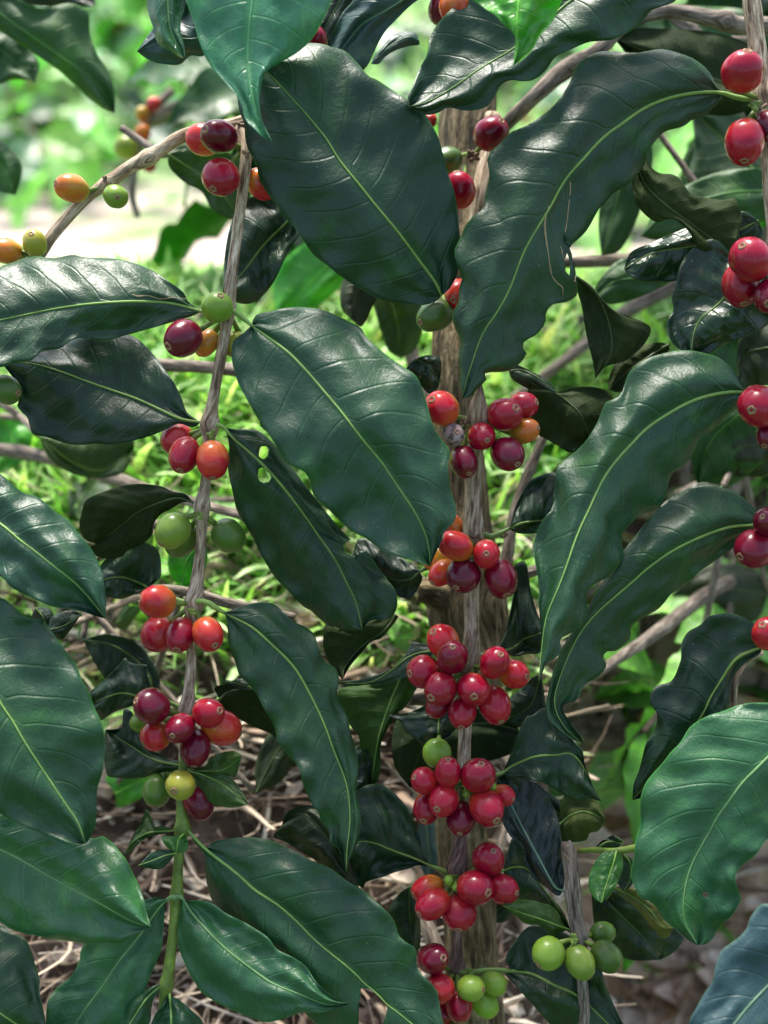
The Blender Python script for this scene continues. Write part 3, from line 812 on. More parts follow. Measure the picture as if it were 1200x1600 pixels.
tube('stem', [(1168, -80, .59, 15), (1175, 0, .59, 14), (1184, 80, .59, 14), (1192, 150, .59, 16), (1198, 210, .59, 13), (1206, 300, .59, 13), (1216, 420, .59, 14), (1224, 610, .59, 14), (1226, 830, .59, 14), (1228, 1010, .59, 13), (1235, 1100, .59, 10)],
     BD, BARK_STEM, sides=16, bump=.10, freq=80, nodes=[(1192, 152, .25, 14), (1216, 420, .25, 14), (1224, 612, .25, 14), (1226, 830, .25, 14)])
BE = branch('short broken grey twig at lower right with four green cherries', 888, 1325, .59)
tube('stem', [(884, 1316, .592, 7), (887, 1328, .592, 11), (893, 1360, .59, 12), (896, 1395, .59, 12.5), (899, 1430, .59, 11), (905, 1460, .59, 12), (908, 1500, .59, 9), (911, 1550, .59, 9), (914, 1600, .59, 10), (918, 1680, .59, 10)],
     BE, BARK_GREY, sides=16, bump=.14, freq=80, jag=True, nodes=[(896, 1393, .1, 8), (905, 1462, .2, 9)])

# leaves' own branches that start outside the picture
BL = branch('leafy branch entering from the left edge with five overlapping broad leaves', -110, 900, .57)
tube('stem', [(-125, 560, .58, 9), (-120, 760, .57, 9), (-112, 900, .565, 9), (-118, 1100, .565, 9), (-122, 1290, .57, 8), (-122, 1480, .57, 8), (-120, 1640, .57, 7)], BL, BARK_STEM, sides=10, bump=.08)
BT = branch('branch above the picture with a large glossy tongue shaped leaf hanging at top left', 430, -160, .55)
tube('stem', [(250, -130, .56, 8), (340, -140, .56, 8), (440, -165, .55, 9), (620, -150, .56, 9), (730, -110, .57, 9), (820, -100, .56, 9), (1000, -70, .585, 9), (1100, -60, .60, 9)], BT, BARK_STEM, sides=10, bump=.08)
BR = branch('branch beyond the right edge with two broad bluish leaves in the lower right corner', 1310, 1060, .57)
tube('stem', [(1300, 900, .57, 9), (1305, 1080, .565, 9), (1320, 1250, .55, 9), (1340, 1430, .52, 9), (1340, 1560, .52, 9)], BR, BARK_STEM, sides=10, bump=.08)

# ------------------------------------------------------------------ leaves of branch A
LT = leaf(BA, '315,487 287,478 260,473 207,471 140,475 83,483 0,500 -70,515 -115,525', '293,470 287,457 260,437 233,420 187,405 133,402 113,398 83,403 50,400 20,410 0,417 -60,450 -100,500',
     '300,494 267,504 233,514 200,523 167,532 147,530 127,528 110,533 93,545 67,548 50,563 35,566 20,567 7,573 -50,575 -100,550', (.58, .562), (.018, -.006), 'm', pet='357,486 340,490', nv=9)
scar(LT, '207,460 215,463 232,462 250,467 270,465 291,467', .9)
leaf(BA, '315,660 283,655 250,640 213,623 167,607 133,595 93,580 50,568 0,565', '293,645 283,620 270,595 250,567 230,543 207,525 170,518 130,525 90,540 40,552',
     '300,668 280,662 260,671 233,682 210,688 200,691 173,695 150,693 133,695 115,695 100,692 73,683 60,681 50,677 43,653 35,645 27,633 33,613 20,590', (.585, .598), (.008, .004), 'd', pet='329,664 322,661', nv=8)
leaf(BA, '393,508 420,528 450,550 477,577 507,612 533,643 567,687 597,723 617,753 647,798 663,830 670,855 672,885', '400,492 420,487 447,481 477,480 507,485 533,496 550,505 563,511 573,527 587,540 607,557 630,573 650,587 662,613 668,633 672,650 678,668 690,687 701,700 703,712 699,722 701,740 703,760 710,785 713,800 710,815 695,830 688,850 680,866',
     '383,518 367,530 362,543 363,567 370,593 376,607 383,619 397,645 405,657 407,667 415,673 423,683 437,708 445,722 460,730 475,737 483,750 486,762 490,773 497,783 512,795 525,808 540,822 553,832 573,842 593,857 613,867 633,873 653,878',
     (.58, .558), (.012, .004), 'b', pet='358,486 368,487 380,497', nv=9, bow=-.008, holes=(), dm=(0, .001, -.004, .003, .001))
leaf(BA, '350,668 367,687 397,713 430,747 470,797 500,840 523,873 540,907 553,933 560,955 566,985', '372,671 400,672 425,690 450,722 480,762 510,800 535,830 560,850 578,867 590,885 605,905 618,922 621,940 617,958 605,968 590,967 575,972',
     '355,680 358,700 356,720 357,740 363,767 370,797 385,823 400,850 405,862 410,871 430,903 450,923 473,947 484,953 493,961 505,972 515,980 530,988 545,986', (.583, .592), (.006, .008), 'm', pet='329,664 340,664', nv=9,
     holes=('406,699 413,693 420,702 418,713 411,718 404,713', '404,733 412,728 421,737 424,748 418,755 408,755 402,746', '536,852 548,842 563,840 580,848 574,858 560,862 552,870 540,864', '520,975 526,970 532,978 528,988 520,986'))
leaf(BA, '350,957 380,972 397,982 427,1009 460,1043 487,1090 507,1133 523,1177 533,1200 543,1233 547,1280 543,1320 541,1362', '370,950 397,942 427,943 443,957 457,970 480,981 492,993 497,1010 507,1033 523,1043 530,1060 527,1083 533,1100 543,1120 547,1140 553,1160 560,1190 560,1207 556,1230 561,1260 564,1280 562,1303 555,1325 545,1345',
     '354,967 356,985 357,1003 361,1020 367,1033 373,1053 385,1066 400,1083 413,1108 422,1122 430,1140 435,1160 450,1180 467,1200 471,1215 476,1232 488,1258 498,1270 500,1280 508,1292 515,1303 516,1318 530,1328 533,1345', (.578, .566), (.006, -.003), 'm', pet='306,940 322,940 338,950', nv=9, ripple=.0022)
leaf(BA, '293,1297 317,1323 347,1347 373,1367 397,1390 433,1413 467,1443 490,1467 517,1490 550,1517 580,1547 607,1570 640,1597 672,1625 700,1668', '318,1325 333,1315 360,1310 397,1308 433,1317 467,1333 490,1346 517,1357 543,1377 567,1391 587,1408 607,1427 617,1441 622,1460 634,1472 648,1480 651,1492 651,1510 663,1527 680,1543 686,1563 690,1590 700,1620',
     '303,1315 318,1335 320,1360 326,1393 337,1417 355,1440 380,1475 420,1510 455,1550 478,1585 510,1612 560,1640 640,1670', (.582, .562), (.004, .012), 'b', pet='284,1296 288,1296', nv=10, holes=('565,1538 590,1553 606,1571 602,1590 592,1610 560,1612 561,1570',))
leaf(BA, '285,1403 300,1427 323,1453 353,1483 397,1517 427,1537 467,1553 510,1569 548,1568', '290,1408 297,1407 317,1407 333,1412 353,1427 380,1440 400,1452 420,1466 433,1483 460,1497 478,1510 493,1533 510,1550 527,1562',
     '281,1420 277,1453 280,1483 291,1510 303,1533 318,1553 340,1567 367,1580 397,1592 420,1597 450,1590 470,1583 500,1582 520,1577', (.578, .555), (.004, .006), 't', pet='276,1402 280,1401', nv=9)
leaf(BA, '262,1405 247,1420 217,1463 187,1500 160,1540 133,1577 115,1605 88,1650', '240,1402 205,1415 170,1432 145,1455 127,1483 124,1500 113,1523 97,1537 83,1550 74,1567 72,1597 75,1625',
     '258,1415 257,1433 255,1460 252,1483 243,1507 230,1537 222,1560 205,1580 190,1610 140,1650', (.578, .572), (.004, .005), 't', pet='276,1402 269,1402', nv=8)
leaf(BA, '255,1537 245,1545 230,1559 215,1580 200,1605 185,1640', '240,1540 225,1550 208,1561 197,1575 188,1600 180,1630', '252,1545 241,1560 237,1575 233,1600 210,1640', (.579, .57), (.003, .003), 'b', nv=5)
leaf(BA, '265,1552 267,1580 268,1610 270,1660', '258,1562 250,1575 240,1590 232,1620 250,1655', '272,1558 284,1565 300,1579 317,1597 320,1630 290,1660', (.578, .57), (.003, .003), 'b', nv=5)
# dark underside leaf at node 4 and those in the shade beneath
leaf(BA, '302,785 278,778 250,785 215,800 185,825 150,850', '290,772 270,768 253,760 233,757 213,756 187,760 165,767 150,773 133,783 128,800 124,822 132,842', '285,785 268,795 250,805 240,820 238,835 225,848 200,860 190,870 167,873 155,870 147,867 138,858',
     (.588, .605), (.002, .008), 'u', under=True, pet='316,790 308,788', nv=9)
leaf(BA, '232,918 220,912 208,907 190,902 165,905 148,918', '248,905 252,895 250,867 240,853 225,847 213,841 200,850 187,862 172,868 158,882 154,897', '228,922 212,928 200,933 187,936 167,933 155,928', (.612, .605), (.004, .002), 'd', pet='300,945 270,935 250,925', nv=7)
leaf(BA, '240,1090 213,1087 195,1083 180,1085 165,1090 148,1097 138,1108', '236,1075 231,1060 230,1040 216,1038 203,1035 195,1028 185,1040 170,1055 155,1069 142,1080 141,1092', '232,1098 220,1101 207,1103 185,1110 170,1118 157,1126 148,1118',
     (.602, .612), (.003, .005), 'd', pet='290,1110 265,1098 250,1092', nv=7)
leaf(BA, '283,1196 258,1192 233,1183 200,1163 180,1150 165,1140', '290,1188 267,1187 250,1178 233,1168 213,1133 206,1112 193,1110 192,1130 185,1138', '270,1205 250,1208 225,1215 200,1217 180,1215 168,1212 163,1190 161,1168', (.59, .612), (.004, .002), 'd', nv=7)
leaf(BA, '343,1093 355,1082 377,1077 400,1080 425,1100 440,1140', '335,1075 350,1070 367,1072 397,1071 420,1085 440,1110', '345,1100 360,1115 380,1127 400,1137 420,1145 432,1152', (.60, .612), (.002, .004), 'u', under=True, pet='296,1108 320,1103 335,1098')
leaf(BA, '293,1204 303,1207 320,1212 345,1224 363,1238 388,1257', '310,1203 333,1206 350,1210 363,1217 374,1230 383,1245', '301,1216 310,1232 320,1245 333,1256 350,1261 367,1262', (.582, .568), (.002, .003), 'v', nv=6)
leaf(BA, '290,1202 305,1204 325,1205 345,1204 362,1195 378,1181', '318,1198 328,1186 340,1178 355,1174 368,1174', '320,1208 340,1209 358,1213 368,1214 373,1200', (.585, .57), (.003, .003), 'v', nv=5)
leaf(BA, '287,1303 280,1310 277,1320 276,1333', '272,1306 256,1306 253,1312 262,1325', '292,1308 294,1320 292,1328 283,1332', (.575, .570), (.002, .002), 'y', nv=5)
leaf(BA, '275,1333 260,1336 240,1344 216,1352', '268,1328 250,1328 235,1333 225,1343', '270,1340 262,1350 250,1358 232,1357', (.576, .568), (.002, .002), 'b', nv=5)
leaf(BA, '272,1298 250,1299 230,1302 212,1312 200,1325 194,1338', '255,1290 240,1292 238,1280 228,1265 220,1285 210,1300', '258,1302 240,1306 225,1312 210,1325', (.582, .59), (.004, .002), 'v', nv=6)
cherry(BA, 246, 1235, 26, 'k', (-4, 22), (285, 1205, .59), .595)
leaf(BA, '462,335 440,355 410,385 380,425 348,458', '440,315 405,306 375,318 358,360 350,410', '467,365 455,385 445,405 425,445 398,472 370,473', (.607, .60), (.004, .004), 'd', nv=7)
leaf(BA, '388,1072 400,1078 380,1070 345,1062', '380,1060 365,1063', '375,1080 360,1078', (.6, .6), (.002, .002), 'd', res=.4)
# ------------------------------------------------------------------ leaves from the left edge
leaf(BL, '-115,760 -60,780 0,818 30,843 57,863 87,887 113,907 133,927 150,947 165,967', '-70,725 -20,730 0,740 20,757 37,770 57,775 73,787 87,800 107,813 120,830 137,850 150,870 158,890 163,917 166,943', '-110,820 -60,870 0,900 17,917 43,931 63,940 83,948 110,952 133,957 150,963',
     (.56, .553), (.012, -.002), 'b', nv=9)
leaf(BL, '-112,890 -60,990 0,1097 20,1127 37,1157 63,1197 87,1233 107,1263 123,1287 133,1318', '-60,915 0,933 17,943 37,962 67,970 80,985 90,1000 103,1017 120,1040 127,1060 140,1083 148,1107 158,1127 163,1153 163,1180 160,1207 152,1233 151,1267 149,1290 142,1308',
     '-120,960 -105,1100 -70,1200 -30,1255 0,1272 17,1282 40,1293 60,1300 87,1310 110,1318', (.565, .545), (.010, .004), 'b', nv=9, bow=-.01)
leaf(BL, '-118,1285 -50,1308 0,1327 33,1343 67,1363 110,1387 153,1410 193,1433 215,1443 236,1448', '-60,1262 0,1270 60,1290 110,1303 147,1310 160,1306 177,1318 187,1330 197,1343 207,1363 217,1383 225,1407 231,1433', '-110,1340 -50,1410 0,1440 20,1453 50,1461 83,1467 117,1472 140,1474 160,1473 187,1474 203,1465 220,1456',
     (.575, .548), (.012, .010), 't', nv=9, gl=.34)
leaf(BL, '-118,1478 -60,1535 0,1583 40,1610 85,1650', '-60,1430 0,1445 20,1457 40,1467 47,1483 55,1507 62,1530 62,1550 67,1573 72,1597 80,1625', '-110,1530 -60,1600 0,1650 50,1670', (.57, .555), (.006, .006), 'm', nv=8)
leaf(BL, '-118,630 -60,650 -20,660', '-70,610 -30,630', '-80,680 -40,680', (.6, .6), (.003, .003), 'd', res=.4)
# ------------------------------------------------------------------ leaves hanging from above
leaf(BT, '432,-155 410,-80 395,0 388,60 389,110 398,165 425,222', '330,-120 285,-50 291,0 303,35 315,75 330,105 345,123 368,148 378,165 383,187 396,200 408,212', '520,-130 545,-60 520,-2 495,50 470,78 440,97 418,110 409,130 406,165 412,195',
     (.545, .535), (.012, .014), 'T', nv=10, gl=.36, ripple=.0008)
leaf(BT, '262,-125 258,-60 262,0 266,45 280,75 288,92', '238,-100 228,-40 228,0 233,25 239,42 246,66 262,78 275,86', '295,-100 300,-40 291,0 283,28 283,50 288,72 289,84', (.56, .555), (.006, .006), 't', nv=6, gl=.25)
leaf(BT, '345,-130 335,0 312,56 285,60 250,66 214,80', '300,-90 290,-20 285,20 262,22 250,30 235,50 222,68', '350,-60 355,10 330,75 315,88 298,87 280,101 255,100 240,97 226,90', (.565, .572), (.004, .004), 's', nv=7)
leaf(BT, '815,-95 812,-20 808,30 806,70 802,103', '745,-70 735,-10 750,8 775,25 790,42 808,55 816,65 811,85', '880,-70 884,-20 872,15 862,35 843,58 832,78 818,92', (.525, .52), (.004, .004), 'Y', nv=7)
leaf(BT, '1000,-68 940,-30 893,0 863,25 830,55 800,77 750,107 710,135 670,158 640,166', '960,-75 880,-50 800,-30 740,-12 712,8 687,33 672,58 667,85 654,110 643,140 637,152', '1085,-40 1057,0 1035,10 1017,17 1003,35 983,50 957,62 925,65 913,68 887,80 867,90 853,110 833,125 815,127 800,125 783,132 773,150 760,167 737,173 720,172 700,168 683,177 663,179',
     (.585, .572), (.010, .002), 'm', nv=10)
leaf(BT, '735,-108 690,-50 640,-8 600,18 570,35 548,58 530,82 505,120', '640,-90 575,-40 552,0 535,20 520,50 515,72 510,95', '730,-60 690,-20 650,2 620,30 600,52 585,80 573,104 550,120', (.592, .60), (.004, .006), 's', nv=8)
leaf(BT, '655,64 640,58 615,68 595,85 580,100', '650,53 635,49 615,54 600,70 585,88', '655,70 640,72 620,78 603,88 592,100', (.61, .60), (.003, .002), 's', nv=5)
leaf(BT, '600,-100 545,-20 510,40 480,90', '560,-60 500,0 480,40 475,70', '600,-60 560,20 540,60 510,90', (.62, .625), (.004, .004), 'x', nv=6)
# ------------------------------------------------------------------ leaves of branch C and the trunk
leaf(BC, '690,462 680,440 665,420 650,400 620,360 597,333 560,287 530,250 510,217 480,180 457,155 430,125 412,108 385,85', '705,448 717,420 720,385 715,330 710,300 700,270 692,240 685,215 672,190 660,172 645,160 620,145 590,125 575,118 560,100 540,80 520,74 500,68 475,68 455,78 430,78 405,78',
     '680,472 660,477 640,475 600,470 560,450 530,430 508,412 490,398 470,370 455,350 440,335 432,320 420,305 405,280 400,255 388,235 383,215 381,190 374,175 370,140 372,105', (.592, .574), (.008, .008), 'm', nv=10, bow=-.006)
leaf(BC, '656,893 640,905 615,905 585,890 550,870', '645,882 620,868 600,855 580,845 560,842', '660,905 650,925 640,935 620,930 600,905 570,890', (.602, .612), (.002, .004), 'x', pet='735,880 700,888 675,886', nv=6)
leaf(BC, '678,1355 653,1343 617,1330 587,1318 563,1315 530,1325', '662,1335 655,1305 643,1273 627,1250 607,1232 590,1225 567,1230 545,1250 530,1290', '655,1352 640,1357 617,1363 600,1370 587,1373 570,1380 567,1388 547,1373 535,1350',
     (.602, .603), (.003, .005), 'd', pet='712,1362 697,1363 688,1359', nv=7)
leaf(BC, '795,826 817,817 840,814 857,812 880,805', '800,812 806,790 817,768 830,750 848,742 868,739 878,760 880,790', '808,833 825,834 845,832 858,822 870,815', (.600, .605), (.006, .003), 'd', pet='742,828 765,838 780,834', nv=6)
leaf(BC, '785,1208 800,1197 833,1183 867,1180 900,1183 940,1252', '795,1185 805,1160 813,1137 823,1120 833,1117 845,1107 856,1108 865,1120 877,1133 890,1150 900,1162 910,1172 914,1195 922,1215 927,1240', '800,1214 820,1217 833,1220 850,1224 870,1235 890,1247 905,1249 920,1248',
     (.596, .588), (.006, .004), 'd', pet='724,1215 755,1216 770,1212', nv=8)
leaf(BC, '800,1517 833,1523 867,1540 897,1553 930,1580 990,1640', '790,1500 800,1477 820,1452 833,1447 860,1450 890,1462 920,1495 938,1510 945,1535 958,1567 972,1597 990,1620', '790,1523 808,1542 820,1557 835,1573 850,1590 875,1615 930,1650', (.597, .585), (.004, .004), 'd', pet='714,1518 735,1519 770,1516', nv=8, rib=1.2)
leaf(BC, '786,1360 800,1355 823,1358 850,1390 880,1430 895,1460', '790,1345 800,1310 817,1323 827,1360 840,1377 860,1400 880,1425', '790,1372 803,1395 820,1410 850,1425 870,1445', (.605, .618), (.003, .003), 'd', pet='718,1358 750,1366 770,1364', nv=7)
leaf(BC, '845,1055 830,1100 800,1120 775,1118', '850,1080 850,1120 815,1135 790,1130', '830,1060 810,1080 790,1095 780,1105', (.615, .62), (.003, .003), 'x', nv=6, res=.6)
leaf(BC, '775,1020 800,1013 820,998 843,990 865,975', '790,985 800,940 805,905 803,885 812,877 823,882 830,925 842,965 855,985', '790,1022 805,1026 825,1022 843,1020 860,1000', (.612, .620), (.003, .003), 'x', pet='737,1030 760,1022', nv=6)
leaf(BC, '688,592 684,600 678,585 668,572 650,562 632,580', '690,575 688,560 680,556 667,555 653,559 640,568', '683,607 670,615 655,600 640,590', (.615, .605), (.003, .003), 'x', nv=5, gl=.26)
leaf(BC, '686,1092 686,1115 685,1135 684,1160', '668,1100 640,1113 605,1118 622,1125 633,1143 650,1155 665,1168', '700,1110 716,1118 720,1125 713,1137 700,1153', (.612, .608), (.004, .004), 'd', nv=6, res=.7)
leaf(BC, '810,1140 760,1130 700,1140 660,1170 640,1230', '820,1165 780,1185 730,1195 690,1215 660,1235', '790,1110 740,1105 680,1112 625,1120 612,1160 618,1200', (.622, .628), (.003, .003), 'u', under=True, nv=7)
leaf(BC, '674,1018 655,1020 633,1030 605,1052 573,1067 520,1067', '672,1008 655,1005 645,1003 640,1010 630,1027 615,1042 600,1050 585,1055 560,1062 540,1064', '676,1027 664,1040 655,1048 633,1058 615,1065 605,1068 590,1071 573,1070 550,1072',
     (.603, .608), (.004, -.004), 'd', pet='720,1020 695,1018', nv=7)
leaf(BC, '640,1020 625,1060 605,1110 590,1160 580,1230', '625,1030 600,1062 573,1070 533,1075 528,1085 532,1100 547,1133 560,1150 563,1167 570,1197 572,1220', '660,1030 660,1060 650,1078 633,1105 620,1115 605,1140 595,1165 595,1197 590,1220', (.612, .618), (.004, .004), 'v', under=True, nv=9, gl=.35)
leaf(BC, '618,960 600,985 565,1010 540,1040 535,1062', '590,955 550,975 510,975 505,1000 508,1022 520,1045', '622,965 607,985 595,998 580,1003 565,1020 548,1040', (.603, .605), (.003, .003), 'u', under=True, nv=7)
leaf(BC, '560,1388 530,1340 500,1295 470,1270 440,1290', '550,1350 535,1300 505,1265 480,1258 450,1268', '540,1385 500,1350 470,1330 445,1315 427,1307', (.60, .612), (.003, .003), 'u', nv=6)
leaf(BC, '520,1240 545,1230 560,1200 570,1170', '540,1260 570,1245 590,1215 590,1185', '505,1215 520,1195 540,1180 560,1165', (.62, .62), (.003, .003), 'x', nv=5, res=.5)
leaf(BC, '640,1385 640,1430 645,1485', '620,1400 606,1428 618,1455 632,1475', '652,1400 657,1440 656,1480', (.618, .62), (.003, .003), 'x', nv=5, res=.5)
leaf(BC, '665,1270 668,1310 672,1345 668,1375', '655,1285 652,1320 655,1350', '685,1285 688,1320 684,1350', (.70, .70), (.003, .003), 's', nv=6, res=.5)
# ------------------------------------------------------------------ leaves of the right edge branch
LT = leaf(BD, '1128,145 1100,144 1073,147 1033,157 1000,173 967,197 940,217 910,250 883,280 872,300 857,328 837,360 817,397 797,450 777,487 753,523 740,560 730,590 722,622', '1120,135 1108,112 1092,97 1073,87 1040,77 1020,78 1000,82 980,82 960,80 943,80 927,83 903,100 895,117 885,138 865,165 843,183 820,197 797,207 782,223 764,240 761,255 765,268 762,290 757,312 757,325 742,335 727,353 720,370 710,390 712,407 722,437 716,452 717,470 706,493 712,515 720,533 716,553 719,580 718,600',
     '1125,158 1113,170 1103,181 1093,185 1080,188 1067,198 1040,205 1027,217 1017,230 1010,242 1008,257 998,270 987,283 978,292 967,297 955,305 947,317 937,325 930,337 917,360 900,377 887,388 897,400 900,433 902,460 885,472 863,476 853,490 852,505 838,523 820,533 817,543 823,553 812,568 797,579 773,582 758,582 760,593 747,607 735,620',
     (.59, .572), (.004, .014), 'm', pet='1192,152 1170,155 1150,152', nv=11, bow=-.006, holes=('883,402 887,393 891,415 889,440 884,436',), rib=1.25, ripple=.0018)
scar(LT, '858,322 851,347 853,373 857,397 859,415 863,432 872,444 880,452 876,474', 1.5)
scar(LT, '891,284 891,296 890,306', 1.0)
scar(LT, '890,312 888,325 886,345 883,363', 1.0)
scar(LT, '897,380 899,400 900,425 898,440', 1.6)
scar(LT, '876,385 880,400 884,412', 1.0)
leaf(BD, '1165,612 1133,613 1100,620 1073,630 1043,647 1013,667 987,693 960,723 940,753 920,797 903,833 890,870 877,907 863,940 853,967 847,1007 842,1062', '1160,602 1150,585 1137,570 1125,560 1113,555 1083,548 1057,548 1033,553 1010,561 987,577 978,593 972,613 962,623 948,627 940,643 933,660 917,687 902,703 890,713 873,727 868,740 867,767 862,795 848,812 837,838 832,860 837,883 842,917 841,940 843,960 846,1000 845,1033',
     '1158,623 1140,643 1123,663 1107,677 1093,683 1087,700 1078,718 1068,727 1053,737 1047,747 1042,763 1035,783 1022,797 1000,803 987,817 973,833 971,845 974,862 967,883 952,900 935,910 922,918 916,932 919,955 910,975 900,985 888,992 877,997 875,1007 878,1015 868,1029 853,1037 848,1052',
     (.59, .558), (.010, .012), 'b', pet='1222,607 1200,606 1180,610', nv=10, rib=1.2)
leaf(BD, '1190,820 1143,823 1110,833 1077,847 1047,863 1013,887 987,910 960,933 925,965 900,1000 878,1050 866,1100 885,1140 912,1162', '1187,805 1167,783 1150,770 1143,766 1117,760 1090,761 1063,770 1040,783 1015,810 990,840 960,880 930,930 895,985 870,1030 858,1075 852,1110 856,1127 868,1138 885,1152',
     '1183,828 1167,843 1140,860 1117,877 1093,893 1080,907 1065,920 1050,927 1037,943 1027,953 1012,961 993,973 986,982 985,997 973,1010 960,1018 950,1017 942,1027 948,1040 933,1060 917,1067 909,1077 903,1093 883,1100 880,1110 895,1135 906,1150',
     (.592, .575), (.010, .010), 'm', pet='1226,820 1210,817', nv=10)
leaf(BD, '1190,1012 1167,1020 1147,1033 1127,1063 1110,1090 1097,1117 1060,1170 1020,1215 988,1250', '1183,980 1167,967 1150,960 1133,958 1110,962 1093,977 1075,987 1065,1005 1064,1020 1063,1033 1050,1063 1030,1070 1018,1080 1015,1097 1024,1108 1027,1125 1022,1140 1010,1160 1003,1185 998,1205 990,1225',
     '1187,1022 1160,1040 1145,1062 1138,1107 1115,1160 1070,1210 1030,1240', (.59, .595), (.003, .004), 'd', pet='1228,1010 1205,1008', nv=8)
leaf(BD, '1165,410 1150,440 1130,467 1113,483 1093,500 1083,525 1080,552', '1120,375 1085,385 1063,415 1057,443 1050,465 1052,485 1043,500 1042,515 1047,530 1060,545', '1210,440 1215,480 1200,507 1175,520 1153,530 1135,536 1120,545 1105,553 1092,550', (.60, .597), (.006, .004), 'd', nv=7, gl=.3)
leaf(BD, '1185,345 1130,370 1080,385 1020,395 975,420', '1160,330 1100,345 1050,365 1010,382 985,395', '1190,370 1150,400 1100,425 1050,440 1010,440 985,432', (.61, .615), (.003, .003), 'd', nv=7, gl=.24)
leaf(BD, '997,262 1010,290 1040,320 1083,352 1115,375 1140,395 1165,400', '1005,238 1015,258 1030,270 1050,272 1063,280 1070,290 1077,300 1093,307 1125,312 1147,310 1157,328 1160,345 1153,370 1155,385', '990,275 988,290 992,310 997,323 1013,340 1027,347 1047,342 1058,345 1067,353 1077,363 1090,385 1110,397 1130,402 1150,405', (.602, .602), (.004, .006), 'u', under=True, nv=9)
leaf(BD, '900,432 930,455 950,500 955,550 930,592', '920,450 945,472 960,485 975,492 990,497 1005,503 1017,513 1010,533 993,552 975,565 955,570 943,575', '902,455 908,475 912,497 915,517 920,540 925,560 929,580', (.603, .606), (.006, .002), 'u', under=True, nv=7)
leaf(BD, '1045,538 1010,560 975,585 952,610', '1030,535 1000,540 970,550 955,580 950,600', '1045,550 1030,565 1000,590 970,612', (.625, .625), (.003, .003), 'u', under=True, nv=6, res=.6)
leaf(BD, '825,610 863,613 890,630 905,645 915,665 925,690', '828,592 810,578 795,575 810,585 850,600 870,612 900,605 930,605 955,615 958,640 945,665', '822,630 826,650 833,667 842,680 855,687 872,697 890,707 908,702', (.603, .603), (.003, .004), 'u', under=True, nv=7)
leaf(BD, '795,580 815,578 840,590 870,612', '800,568 820,575 845,588 862,602', '800,592 820,605 840,612 858,615', (.604, .6), (.003, .003), 'x', nv=5, res=.5)
leaf(BD, '1195,120 1140,130 1080,110 1020,85 960,60', '1170,70 1110,50 1040,45 990,45', '1170,170 1110,180 1050,150 1000,110', (.66, .67), (.004, .004), 'u', under=True, nv=8, res=.7)
leaf(BD, '1215,350 1190,280 1150,240 1110,200 1080,170', '1230,280 1200,220 1160,180 1110,160', '1200,330 1160,300 1110,298 1075,285 1085,230', (.72, .74), (.004, .004), 'v', nv=8, res=.7)
leaf(BD, '1225,540 1190,545 1165,555 1150,600', '1210,500 1180,512 1155,530', '1210,590 1180,610 1160,610', (.64, .65), (.004, .004), 'u', nv=6, res=.6)
leaf(BD, '1225,700 1180,695 1140,705 1105,730', '1210,660 1170,665 1130,690', '1200,740 1170,745 1130,742', (.68, .70), (.004, .004), 'u', nv=6, res=.6)
# ------------------------------------------------------------------ right lower corner
leaf(BR, '1290,1090 1240,1145 1200,1183 1183,1200 1160,1223 1140,1250 1123,1273 1110,1297 1093,1327 1080,1353 1072,1380 1068,1407 1070,1440 1090,1477', '1240,1095 1197,1098 1175,1098 1153,1102 1127,1112 1110,1117 1093,1125 1077,1137 1063,1160 1048,1175 1035,1192 1013,1217 1003,1237 1000,1260 1000,1287 993,1313 990,1343 985,1363 990,1383 997,1397 1003,1405 1015,1408 1027,1420 1040,1440 1063,1457 1077,1470',
     '1285,1150 1255,1250 1222,1300 1200,1310 1187,1327 1177,1340 1160,1352 1149,1370 1153,1390 1158,1405 1149,1422 1145,1430 1133,1441 1120,1453 1115,1465 1103,1475', (.568, .560), (.010, -.002), 't', nv=10, bow=-.004, holes=('1097,1392 1105,1390 1111,1399 1108,1407 1100,1403',), rib=1.1)
leaf(BR, '1335,1425 1270,1480 1200,1540 1140,1610 1090,1700', '1270,1405 1200,1412 1188,1414 1173,1433 1167,1450 1153,1466 1130,1483 1120,1503 1113,1533 1100,1553 1087,1577 1077,1597 1070,1640', '1340,1500 1300,1600 1200,1680 1130,1720', (.525, .515), (.004, .004), 's', nv=9, gl=.50, quilt=.0002, ripple=.0008, warp=.004)
# ------------------------------------------------------------------ leaves of the broken twig E
leaf(BE, '880,1392 868,1387 860,1375 843,1343 820,1300 800,1260 778,1215', '872,1400 855,1388 840,1377 828,1362 820,1345 817,1323 800,1310 785,1285 775,1250', '882,1370 880,1347 878,1317 873,1283 863,1257 850,1233 830,1218 800,1205', (.595, .606), (.004, .003), 's', pet='896,1395 888,1393', nv=8, gl=.3).color = (.009, .024, .020, .34)
leaf(BE, '888,1452 870,1446 850,1438 820,1428 785,1415', '878,1441 873,1427 860,1415 850,1412 833,1407 810,1406 798,1407', '880,1456 872,1458 867,1463 860,1463 852,1452 840,1446 820,1443 805,1430', (.592, .58), (.002, .003), 'v', pet='904,1462 896,1456', nv=6)
leaf(BE, '963,1330 958,1350 950,1375 944,1392 940,1411', '950,1330 938,1336 927,1352 920,1372 921,1390 930,1405', '973,1338 973,1355 967,1375 958,1392 950,1404', (.582, .572), (.002, .002), 'y', nv=6)
leaf(BE, '975,1335 985,1350 984,1375 975,1392', '965,1350 962,1370 968,1385', '992,1345 994,1365 986,1385', (.60, .60), (.002, .002), 'd', nv=5, res=.6)
leaf(BE, '930,1328 950,1315 975,1318 960,1305', '935,1318 950,1308', '945,1328 965,1328', (.60, .60), (.002, .002), 'd', nv=5, res=.5)
